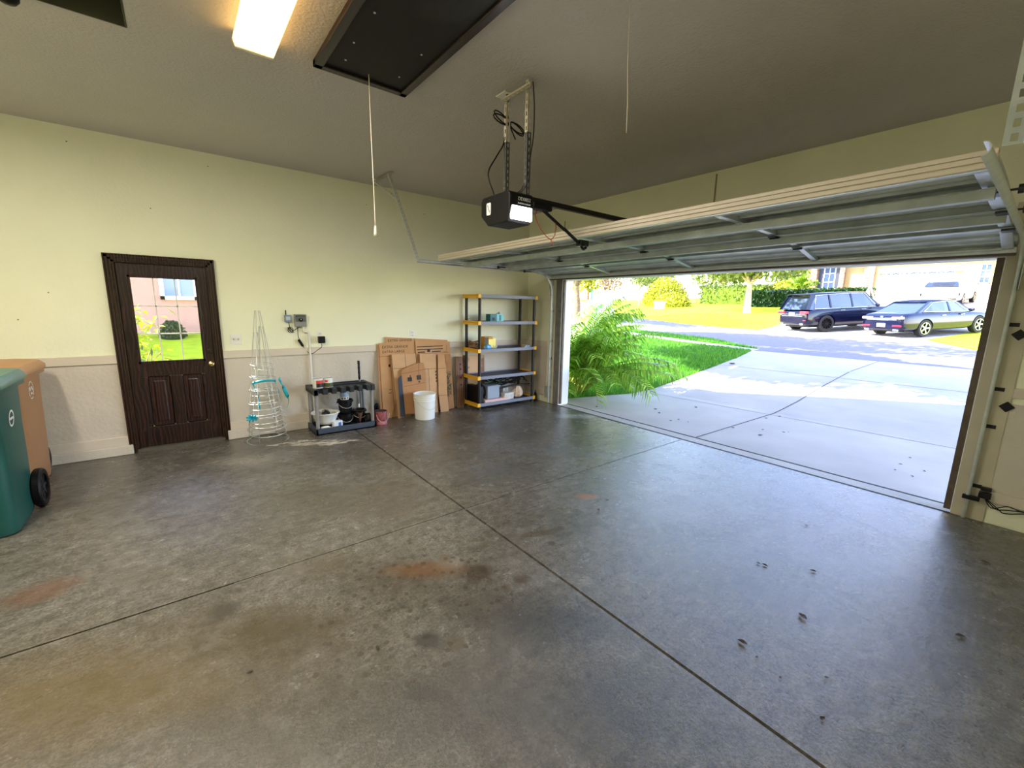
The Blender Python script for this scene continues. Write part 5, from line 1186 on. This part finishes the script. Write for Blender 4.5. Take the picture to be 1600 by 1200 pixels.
# bottom shelf clutter
m_clr = M('clear_bin', (176, 188, 200), rough=.15, trans=.35)
t = thing('clear_bin', 'clear plastic bin with silver contents on the bottom shelf', 'bin', (-1.06, -.33, s1+.055))
f = MB(); f.bx(-.11, .11, -.1, .1, 0, .01).bx(-.12, -.11, -.1, .1, 0, .21).bx(.11, .12, -.1, .1, 0, .21).bx(-.12, .12, -.108, -.1, 0, .21).bx(-.12, .12, .1, .108, 0, .21).bx(-.13, .13, -.12, .12, .205, .22); f.build('bin_body', m_clr, t, bevel=.003)
blob('silver_foil', 'silver crumpled contents inside the clear bin', 'foil', (-1.06, -.33, s1+.07), (.19, .16, .12), M('foil', (190, 196, 204), rough=.25, metal=.9), 9, 5, .3)
tag(MB().bx(-1.25, -.78, -.47, -.16, s1, s1+.05).build('foam_board', M('pink_foam', (226, 186, 178), rough=.8), bevel=.004), 'pink foam board under the clear bin on the bottom shelf', 'foam board')
tag(MB().bx(-1.37, -1.27, -.44, -.1, s1, s1+.28).build('black_crate', m_blk, bevel=.012), 'black crate at the left end of the bottom shelf', 'crate')
blob('black_bag', 'black plastic bag slumped between crate and clear bin', 'bag', (-1.22, -.27, s1+.055), (.13, .3, .27), m_blk, 14, 3, .15)
tag(MB().box((-.74, -.40, s1+.06), (.22, .10, .12), rot=(0, 0, .1)).build('pale_carton', M('pale_carton', (214, 208, 196), rough=.7, var=.3, vscale=30), bevel=.006), 'pale printed carton in the middle of the bottom shelf', 'box')
blob('cloth_bundle', 'beige bundled cloth at the right of the bottom shelf', 'cloth', (-.50, -.37, s1), (.20, .18, .22), M('beige_cloth', (222, 194, 164), rough=.9, var=.25, vscale=20), 17, 5, .3)
blob('cloth_bundle', 'white bundled cloth behind the pale carton on the bottom shelf', 'cloth', (-.66, -.22, s1), (.2, .16, .2), M('white_cloth', (208, 206, 200), rough=.9, var=.3, vscale=20), 19, 5, .3)
t = thing('cable_tangle', 'tangle of black cables piled across the bottom shelf', 'cable', (-.7, -.25, s1+.2)); f = MB(); rnd = random.Random(23)
for k in range(13):
    z0 = rnd.uniform(.08, .17); P = [(rnd.uniform(-.38, .42), rnd.uniform(-.16, .14), z0+rnd.uniform(-.08, .06)) for _ in range(5)]
    P.sort(key=lambda p: p[0]); f.tube(smoothpath(P, 6), .008, n=6)
f.build('cables', m_blk, t, smooth=True)
f = MB().tube(smoothpath([(-.95, -.40, .30), (-.7, -.42, .335), (-.45, -.44, .34), (-.25, -.42, .33)], 6), .014, n=8)
o = f.build('black_pipe', m_blk, smooth=True); tag(o, 'black pipe with pale tip lying along the bottom shelf', 'pipe'); MB().cyl((-.25, -.42, .33), (-.21, -.42, .325), .02, n=12).build('pipe_tip', m_wht, o)
f = MB().tube(smoothpath([(-1.12, -.36, .43), (-1.0, -.3, .425), (-.9, -.34, .43), (-.82, -.3, .36)], 5), .01, n=6); tag(f.build('green_cord', M('green_cord', (40, 96, 60), rough=.6), smooth=True), 'dark green cord lying on top of the clear bin', 'cord')
t = thing('black_bottle', 'small black bottle on the floor at the right foot of the shelving unit', 'bottle', (-.115, -.42, 0)); MB().lathe([(0, 0), (.026, 0), (.028, .13), (.014, .16), (.014, .19), (0, .19)], n=16).build('bottle_body', m_blk, t, smooth='auto')
MB().lathe([(.016, .175), (.016, .2), (0, .2)], n=12).build('cap', M('cap_grey', (120, 120, 120), rough=.5), t)

# =====================  BINS  =====================
def wheeled_bin(label, loc, rz, col, lidc, Hh, marks, WR=.155, WX=.295):
    t = thing('wheeled_bin', label, 'wheeled bin', loc, rz)
    # local: +y is the wheel/handle side, +x the right-hand side panel; tapered body by rounded-rectangle loft
    def ring(w, d, z, r=.07, n=5, y0=0):
        pts = []
        for cx_, cy_, a0 in ((w/2-r, d/2-r, 0), (-w/2+r, d/2-r, PI/2), (-w/2+r, -d/2+r, PI), (w/2-r, -d/2+r, 1.5*PI)):
            for i in range(n+1): a = a0+PI/2*i/n; pts.append((cx_+r*math.cos(a), cy_+r*math.sin(a)+y0, z))
        return pts
    R_s = [ring(.54, .54, .01, .08, y0=-.02), ring(.55, .56, .05, .08, y0=-.02), ring(.56, .60, .45, .08), ring(.565, .62, Hh*.70, .07), ring(.565, .64, Hh*.715, .07), ring(.58, .66, Hh-.10, .07), ring(.64, .72, Hh-.085, .07), ring(.64, .72, Hh-.03, .07), ring(.60, .68, Hh-.03, .07)]
    k = len(R_s[0]); v = [p for r in R_s for p in r]
    F = [(i*k+j, i*k+(j+1) % k, (i+1)*k+(j+1) % k, (i+1)*k+j) for i in range(len(R_s)-1) for j in range(k)]+[tuple(range(k-1, -1, -1)), tuple((len(R_s)-1)*k+j for j in range(k))]
    MB().add(v, F).build('bin_body', col, t, smooth='auto')
    R_s = [ring(.67, .74, Hh-.045, .07, y0=-.01), ring(.67, .74, Hh-.01, .07, y0=-.01), ring(.62, .68, Hh+.03, .08, y0=-.01), ring(.45, .48, Hh+.05, .08, y0=-.01)]
    v = [p for r in R_s for p in r]; F = [(i*k+j, i*k+(j+1) % k, (i+1)*k+(j+1) % k, (i+1)*k+j) for i in range(3) for j in range(k)]+[tuple(range(k-1, -1, -1)), tuple(3*k+j for j in range(k))]
    MB().add(v, F).build('lid', lidc, t, smooth='auto')
    MB().cyl((-.25, .41, Hh-.04), (.25, .41, Hh-.04), .016, n=12).bx(-.26, -.22, .3, .42, Hh-.07, Hh-.02).bx(.22, .26, .3, .42, Hh-.07, Hh-.02).build('handle', lidc, t, bevel=.004)
    for s in (-1, 1):
        f = MB(); n = 28; r = WR; x0 = s*WX
        prof = [(r*.7, -.026), (r*.93, -.028), (r, -.018), (r, .018), (r*.93, .028), (r*.7, .026)]; v = []
        for rr, h in prof:
            for j in range(n): a = 2*PI*j/n; v.append((x0+h, .27+rr*math.cos(a), r+rr*math.sin(a)))
        F = [(i*n+j, i*n+(j+1) % n, ((i+1) % 6)*n+(j+1) % n, ((i+1) % 6)*n+j) for i in range(6) for j in range(n)]
        wl = f.add(v, F).build('wheel', m_blk, t, smooth='auto')
        f = MB().cyl((x0-.022, .27, r), (x0+.022, .27, r), .028, n=16)
        for j in range(8): a = 2*PI*j/8; f.box((x0, .27+.06*math.cos(a), r+.06*math.sin(a)), (.03, .1, .022), rot=(a, 0, 0))
        f.build('wheel_spokes', m_dkp, wl)
        f = MB().cyl((x0-.008, .27, r), (x0+.008, .27, r), r*.74, n=24); f.build('wheel_disc', m_blk, wl)
    MB().cyl((-.25, .27, WR), (.25, .27, WR), .012, n=10).build('axle', m_galv, t)
    marks(t)
    return t
m_grn = M('green_bin_plastic', (24, 84, 76), rough=.42, var=.15, vscale=4); m_grnl = M('green_lid', (70, 112, 98), rough=.4, var=.15)
m_brn = M('brown_bin_plastic', (170, 124, 84), rough=.5, var=.08, vscale=4); m_brnl = M('brown_lid', (184, 134, 86), rough=.45)
m_mark = M('stamp_white', (230, 230, 226), rough=.6)
def ringmark(t, x, y, z, r0, r1, tilt=.0):
    f = MB(); n = 32; v = []
    for rr in (r0, r1):
        for j in range(n): a = 2*PI*j/n; v.append((x+math.sin(a)*rr*tilt, y+rr*math.cos(a), z+rr*math.sin(a)))
    f.add(v, [(j, (j+1) % n, n+(j+1) % n, n+j) for j in range(n)]); return f.build('round_logo', m_mark, t)
def gm(t):
    ringmark(t, .288, -.02, .80, .048, .062, .07); MB().box((.288, -.02, .80), (.002, .075, .016)).build('logo_bar', m_mark, t)
def bm_(t):
    f = MB(); rnd = random.Random(2); n = 22; TT = 'RECYCLE'
    for j in range(n):
        a = 2*PI*j/n
        if j % 5 == 4: continue
        f.box((.289+.05*math.sin(a)*.06, -.02+.058*math.cos(a), .86+.075*math.sin(a)), (.002, .008, .016), rot=(a, 0, 0))
    for j in range(3):
        a = 2*PI*j/3+.5; f.box((.289, -.02+.028*math.cos(a), .86+.028*math.sin(a)), (.002, .018, .034), rot=(a, 0, 0))
    f.build('round_logo', m_mark, t)
wheeled_bin('green wheeled bin at the left picture edge', (-6.43, -1.46, 0), 0, m_grn, m_grnl, 1.10, gm, .155, .305)
wheeled_bin('brown wheeled bin standing behind the green one by the wall', (-6.49, -.52, 0), -.04, m_brn, m_brnl, 1.07, bm_, .14, .215)

# =====================  LITTER ON THE SLAB  =====================
m_lf = M('dry_leaf', (64, 50, 36), rough=.7); rnd = random.Random(19)
for i, (x, y, s) in enumerate(LEAVES):
    f = MB(); L_ = s; v = []
    for k in range(6):
        u = k/5; w_ = math.sin(PI*min(.97, u+.03))*L_*.28; zz = .003+.35*L_*(u-.4)**2+.0
        v += [((u-.5)*L_, -w_, zz+w_*.5), ((u-.5)*L_, 0, zz), ((u-.5)*L_, w_, zz+w_*.5)]
    f.add(v, [(3*k+j, 3*k+3+j, 3*k+4+j, 3*k+1+j) for k in range(5) for j in range(2)])
    o = f.build('dry_leaf', m_lf, smooth=True); o.location = (x, y, gz(x)+.002 if x > .25 else .0005); o.rotation_euler = (0, 0, rnd.uniform(0, 6))
    tag(o, 'small dark dry leaf scrap on the garage floor' if x < 0 else 'small dark dry leaf scrap on the driveway concrete', 'leaf', 'leaf scraps on the garage floor' if x < 0 else 'leaf scraps on the driveway')
# =====================  CARS  =====================
m_tyre = M('tyre_rubber', (24, 22, 22), rough=.8); m_alloy = M('alloy', (196, 196, 196), rough=.25, metal=.9); m_gun = M('dark_alloy', (60, 56, 56), rough=.3, metal=.8)
m_cg = M('car_glass', (20, 30, 50), rough=.03, spec=1, coat=1); m_tl = M('tail_lamp', (210, 22, 40), rough=.15, coat=1); m_chr = M('chrome_trim', (214, 216, 220), rough=.15, metal=1)
def car(name, label, loc, rz, pitch, L, W, Hc, wb, ro, wr, paint, spec):
    t = thing(name, label, 'car', loc, rz); t.rotation_euler = (0, -pitch, rz)
    hw = W/2
    # stations: x from rear bumper (0) to front (L); body sides shoulder height
    st = spec['st']   # (x, width factor, z bottom, z shoulder, crown)
    v = []; n = 0
    for (x, wf, zb, zs, cr) in st:
        w = hw*wf; half = [(w*.80, zb), (w*.95, zb+.05), (w*1.0, zb+.22), (w*.985, (zb+zs)/2+.05), (w*.97, zs-.10), (w*.90, zs-.015), (w*.72, zs+cr*.5), (w*.36, zs+cr*.9), (0, zs+cr)]
        ring = [(x, y, z) for y, z in half]+[(x, -y, z) for y, z in reversed(half[:-1])]; n = len(ring); v += ring
    m = len(st); F = [(i*n+j, i*n+j+1, (i+1)*n+j+1, (i+1)*n+j) for i in range(m-1) for j in range(n-1)]+[((i)*n+n-1, i*n, (i+1)*n, (i+1)*n+n-1) for i in range(m-1)]
    F += [tuple(range(n-1, -1, -1)), tuple((m-1)*n+j for j in range(n))]
    body = MB().add([(x-ro, y, z) for x, y, z in v], F).build('body', paint, t, smooth=True, recalc=True)
    # wheel wells cut by boolean then applied
    cut_ = MB()
    for x in (0, wb):
        for s in (-1, 1): cut_.cyl((x, s*(hw-.28), wr), (x, s*(hw+.2), wr), wr*1.12, n=32)
    co = cut_.build('cutter', m_blk, t)
    sb = body.modifiers.new('s', 'SUBSURF'); sb.levels = 2; sb.render_levels = 2
    bo = body.modifiers.new('b', 'BOOLEAN'); bo.object = co; bo.operation = 'DIFFERENCE'; bo.solver = 'EXACT'
    dg = bpy.context.evaluated_depsgraph_get(); dg.update()
    me = bpy.data.meshes.new_from_object(body.evaluated_get(dg)); body.modifiers.clear(); body.data = me
    bpy.data.objects.remove(co)
    me.polygons.foreach_set('use_smooth', [True]*len(me.polygons)); me.set_sharp_from_angle(angle=math.radians(50))
    me.materials.clear(); me.materials.append(paint)
    # cabin
    cb = spec['cab']  # (x, z base, z top, half width base, half width top) in x order rear -> front: rear base, rear roof, mid, front roof, front base
    xr0, zr0, xr1, xm, xf1, xf0, zf0, zt = cb; wbz = hw*.90; wt = hw*.70
    prof = [(xr0, zr0, wbz*.92, zr0), ]
    pts = [(xr0-ro, 0, zr0), (xr1-ro, 0, zt-.03), (xm-ro, 0, zt), (xf1-ro, 0, zt-.04), (xf0-ro, 0, zf0)]
    def side(s, inset, top):
        return [Vector((xr0-ro, s*(wbz-.05-inset), zr0)), Vector((xr1-ro, s*(wt-inset), zt-.05-top)), Vector((xm-ro, s*(wt+.02-inset), zt-.03-top)), Vector((xf1-ro, s*(wt-.02-inset), zt-.06-top)), Vector((xf0-ro, s*(wbz-.08-inset), zf0))]
    A, B = side(1, 0, 0), side(-1, 0, 0)
    zm = lambda p: p
    base = [Vector((xr0-ro+.02, wbz, zr0-.04)), Vector((xf0-ro, wbz-.01, zf0-.04))]; base2 = [Vector((p.x, -p.y, p.z)) for p in base]
    # glass hull
    vs = A+B+[Vector((A[i].x, wbz-.01, (zr0 if i < 2 else zf0)-.03)) for i in (1, 2, 3)]+[Vector((A[i].x, -(wbz-.01), (zr0 if i < 2 else zf0)-.03)) for i in (1, 2, 3)]
    Fg = [(0, 1, 10), (1, 2, 11, 10), (2, 3, 12, 11), (3, 4, 12), (5, 13, 6), (6, 13, 14, 7), (7, 14, 15, 8), (8, 15, 9), (0, 5, 6, 1), (3, 8, 9, 4), (1, 6, 7, 2), (2, 7, 8, 3)]
    MB().add(vs, Fg).build('windows', m_cg, t, recalc=True)
    # roof shell
    f = MB(); vr = []
    for i in (1, 2, 3):
        p = A[i]; w = p.y
        for q in (-1.02, -.7, 0, .7, 1.02): vr.append((p.x+(-.10 if i == 1 else .10 if i == 3 else 0), w*q, p.z+(.0 if abs(q) > 1 else .035 if q else .045)))
        for q in (1.02, .7, 0, -.7, -1.02): vr.append((p.x+(-.10 if i == 1 else .10 if i == 3 else 0), w*q, p.z-spec.get('rt', .03)))
    f.add(vr, [(i*10+j, i*10+(j+1) % 10, (i+1)*10+(j+1) % 10, (i+1)*10+j) for i in range(2) for j in range(10)]+[tuple(range(9, -1, -1)), tuple(range(20, 30))])
    f.build('roof', paint, t, smooth=True, recalc=True)
    for s in (1, -1):
        S_ = A if s == 1 else B
        def pil(p, q, w0, name='pillar'):
            d = Vector((w0/2, 0, 0)); o_ = Vector((0, s*.012, 0)); p, q = Vector(p), Vector(q)
            MB().add([p-d-o_, p+d-o_, p+d+o_, p-d+o_, q-d*.8-o_, q+d*.8-o_, q+d*.8+o_, q-d*.8+o_], [(0,3,2,1), (4,5,6,7), (0,1,5,4), (1,2,6,5), (2,3,7,6), (3,0,4,7)]).build(name, paint, t)
        pil(S_[0]+Vector((.08, s*.0, 0)), S_[1], spec.get('cp', .22)); pil(S_[4]+Vector((-.05, 0, 0)), S_[3], .09)
        for xb in spec['bp']:
            zb = zf0-.03; k = (xb-xr1)/(xf1-xr1)
            pil((xb-ro, s*(wbz-.005), zb), (xb-ro-.06, s*(wt+.025), zt-.06), .08)
        # chrome window line
        f = MB(); f.tube([(xr0-ro+.35, s*(wbz+.012), zr0+.02), ((xr0+xf0)/2-ro, s*(wbz+.014), (zr0+zf0)/2), (xf0-ro-.3, s*(wbz+.01), zf0+.0)], .012, n=6)
        f.tube([(xr0-ro+.35, s*(wbz+.012), zr0+.02), (xr1-ro+.12, s*(wt+.03), zt-.11), (xm-ro, s*(wt+.045), zt-.075), (xf1-ro, s*(wt+.02), zt-.11), (xf0-ro-.3, s*(wbz-.02), zf0+.02)], .010, n=6)
        f.build('window_trim', m_chr, t, smooth=True)
        f = MB(); f.lathe([(0, -.06), (.07, -.04), (.09, 0), (.07, .05), (0, .06)], (0, 0, 0), n=14); f.v = [(x*.7, y*1.3, z*1.2) for x, y, z in f.v]; f.v = [(x+xf0-ro-.45, y+s*(hw+.08), z+zf0+.06) for x, y, z in f.v]; f.build('wing_mirror', paint, t, smooth=True)
        for xd in spec['hd']: MB().box((xd-ro, s*(hw*.985+.01), zf0-.10), (.2, .025, .028)).build('door_handle', m_chr, t, bevel=.006)
    # wheels
    for x in (0, wb):
        for s in (-1, 1):
            wheel = thing_part('wheel', t); y = s*(hw-.115); n = 32
            prof = [(wr*.66, -.10), (wr*.95, -.105), (wr, -.07), (wr, .07), (wr*.95, .105), (wr*.66, .10)]; v = []
            for rr, h in prof:
                for j in range(n): a = 2*PI*j/n; v.append((x+rr*math.cos(a), y+h, wr+rr*math.sin(a)))
            wh = MB().add(v, [(i*n+j, i*n+(j+1) % n, ((i+1) % 6)*n+(j+1) % n, ((i+1) % 6)*n+j) for i in range(6) for j in range(n)]).build('wheel', m_tyre, t, smooth='auto', recalc=True)
            f = MB(); yo = y+s*.085; rr = wr*.68; ns = spec['spk']
            f.cyl((x, yo-.012, wr), (x, yo+.012, wr), wr*.14, n=16)
            for j in range(ns):
                a = 2*PI*j/ns; f.box((x+math.cos(a)*rr*.52, yo, wr+math.sin(a)*rr*.52), (rr*.95, .022, .055 if ns < 7 else .03), rot=(0, -a, 0))
            vv = []
            for r_ in (rr*.93, rr*1.02):
                for q in (-.02, .02):
                    for j in range(n): a = 2*PI*j/n; vv.append((x+r_*math.cos(a), yo+q, wr+r_*math.sin(a)))
            f.add(vv, [(a_*n+j, a_*n+(j+1) % n, b_*n+(j+1) % n, b_*n+j) for a_, b_ in ((0, 1), (1, 3), (3, 2), (2, 0)) for j in range(n)])
            f.build('rim', spec['rim'], wh)
            MB().cyl((x, y-s*.05, wr), (x, y-s*.04, wr), rr, n=24).build('brake_disc', m_blk, wh)
    for (nm, c, d, mt) in spec['rear']:
        MB().box((c[0]-ro, c[1], c[2]), d).build(nm, mt, t, bevel=min(d)*.3, seg=3)
        if abs(c[1]) > .05 and nm != 'licence_plate': MB().box((c[0]-ro, -c[1], c[2]), d).build(nm, mt, t, bevel=min(d)*.3, seg=3)
    MB().bx(.1-ro+.2, L-ro-.3, -hw*.75, hw*.75, .22, .34).build('underbody', m_blk, t)
    return t
def thing_part(*a): return None
navy = M('navy_car_paint', (12, 18, 44), rough=.12, coat=.25, spec=.4); black_p = M('black_blue_paint', (11, 14, 34), rough=.12, coat=.3, spec=.4); white_p = M('white_car_paint', (240, 240, 242), rough=.2, coat=1)
m_plate = M('licence_plate', (232, 234, 238), rough=.4)
suv = dict(st=[(0, .78, .42, .86, .0), (.04, .90, .34, .95, .01), (.18, .97, .30, 1.04, .02), (.6, 1.0, .26, 1.10, .02), (1.5, 1.0, .24, 1.10, .02), (2.6, 1.0, .24, 1.09, .02), (3.6, .99, .24, 1.07, .03), (4.3, .97, .26, 1.02, .05), (4.85, .90, .28, .94, .05), (5.08, .78, .32, .84, .02), (5.15, .60, .40, .70, 0)],
           cab=(.06, 1.06, .42, 1.8, 3.05, 3.85, 1.07, 1.80), bp=(1.25, 2.35), hd=(1.75, 2.8), spk=10, rim=m_gun, cp=.30,
           rear=[('tail_light', (.03, .72, .93), (.10, .46, .12), m_tl), ('licence_plate', (.0, .0, .86), (.03, .34, .13), m_plate), ('chrome_bar', (.01, 0, .76), (.03, 1.3, .03), m_chr), ('exhaust_tip', (.02, .62, .38), (.06, .2, .08), m_chr), ('reflector', (.0, .8, .56), (.03, .16, .04), m_tl), ('spoiler', (.30, 0, 1.76), (.24, 1.2, .04), black_p)])
sed = dict(st=[(0, .76, .36, .78, 0), (.04, .88, .30, .90, .01), (.15, .95, .27, .98, .02), (.6, .99, .24, 1.0, .02), (1.4, 1.0, .22, .98, .02), (2.4, 1.0, .20, .95, .02), (3.3, .99, .20, .92, .03), (4.1, .96, .22, .87, .04), (4.6, .90, .24, .80, .04), (4.85, .78, .28, .72, .02), (4.93, .6, .34, .60, 0)],
           cab=(.62, .985, 1.45, 2.1, 2.75, 3.6, .93, 1.45), bp=(2.35,), hd=(1.9, 2.85), spk=5, rim=m_alloy, cp=.16,
           rear=[('tail_light', (.04, .60, .80), (.10, .46, .10), M('pale_tail_lamp', (226, 150, 160), rough=.15, coat=1)), ('licence_plate', (-.0, .0, .50), (.03, .34, .15), m_plate), ('chrome_bar', (.0, 0, .74), (.03, 1.2, .07), m_chr), ('badge', (.0, 0, .84), (.03, .12, .07), m_chr), ('exhaust_tip', (.01, .58, .31), (.05, .2, .07), m_chr), ('reflector', (.0, .62, .48), (.03, .34, .06), m_tl)])
wht = dict(st=[(x, w_, a, b+(.16 if x < 3 else 0), c) for x, w_, a, b, c in suv['st']], rt=.09, cab=(.12, 1.24, .6, 1.7, 2.9, 3.75, 1.12, 1.66), bp=(1.25, 2.35), hd=(1.75, 2.8), spk=5, rim=m_alloy, cp=.3,
           rear=[('tail_light', (.0, .78, 1.02), (.05, .34, .035), m_tl), ('licence_plate', (-.01, .0, .62), (.03, .3, .12), m_plate), ('badge', (-.01, 0, .86), (.02, .3, .03), m_chr), ('bumper_vent', (-.01, .45, .44), (.04, .8, .09), m_blk), ('side_vent', (.02, .93, .72), (.1, .06, .18), m_blk), ('spoiler', (.30, 0, 1.66), (.24, 1.1, .04), white_p)])
def place(px, L, W, wb, ro, th, side=-1):
    """rear right wheel at world point px -> car origin (rear axle centre)"""
    a = math.radians(th); lf = Vector((-math.sin(a), math.cos(a))); fd = Vector((math.cos(a), math.sin(a)))
    c = Vector(px)+lf*(W/2-.1); f_ = c+fd*wb; z0 = gz(c.x); z1 = gz(f_.x)
    return (c.x, c.y, z0+.02), a, math.atan2(z1-z0, wb)
loc, a, p = place((18.75, .62), 5.15, 1.98, 3.1, 1.0, -32)
car('suv', 'dark navy estate-shaped SUV with black wheels parked across the street', loc, a, p, 5.15, 1.98, 1.8, 3.1, 1.0, .38, black_p, suv)
loc, a, p = place((18.67, -2.74), 4.93, 1.86, 2.78, 1.05, -27)
car('sedan', 'dark navy sedan with silver wheels parked right of the SUV', loc, a, p, 4.93, 1.86, 1.45, 2.78, 1.05, .345, navy, sed)
car('white_suv', 'white sporty SUV parked in front of the opposite garage door', (36.0, -.98, gz(36)+.03), math.radians(-4), math.atan2(gz(39)-gz(36), 3.0), 5.1, 2.02, 1.65, 3.0, 1.0, .38, white_p, wht)
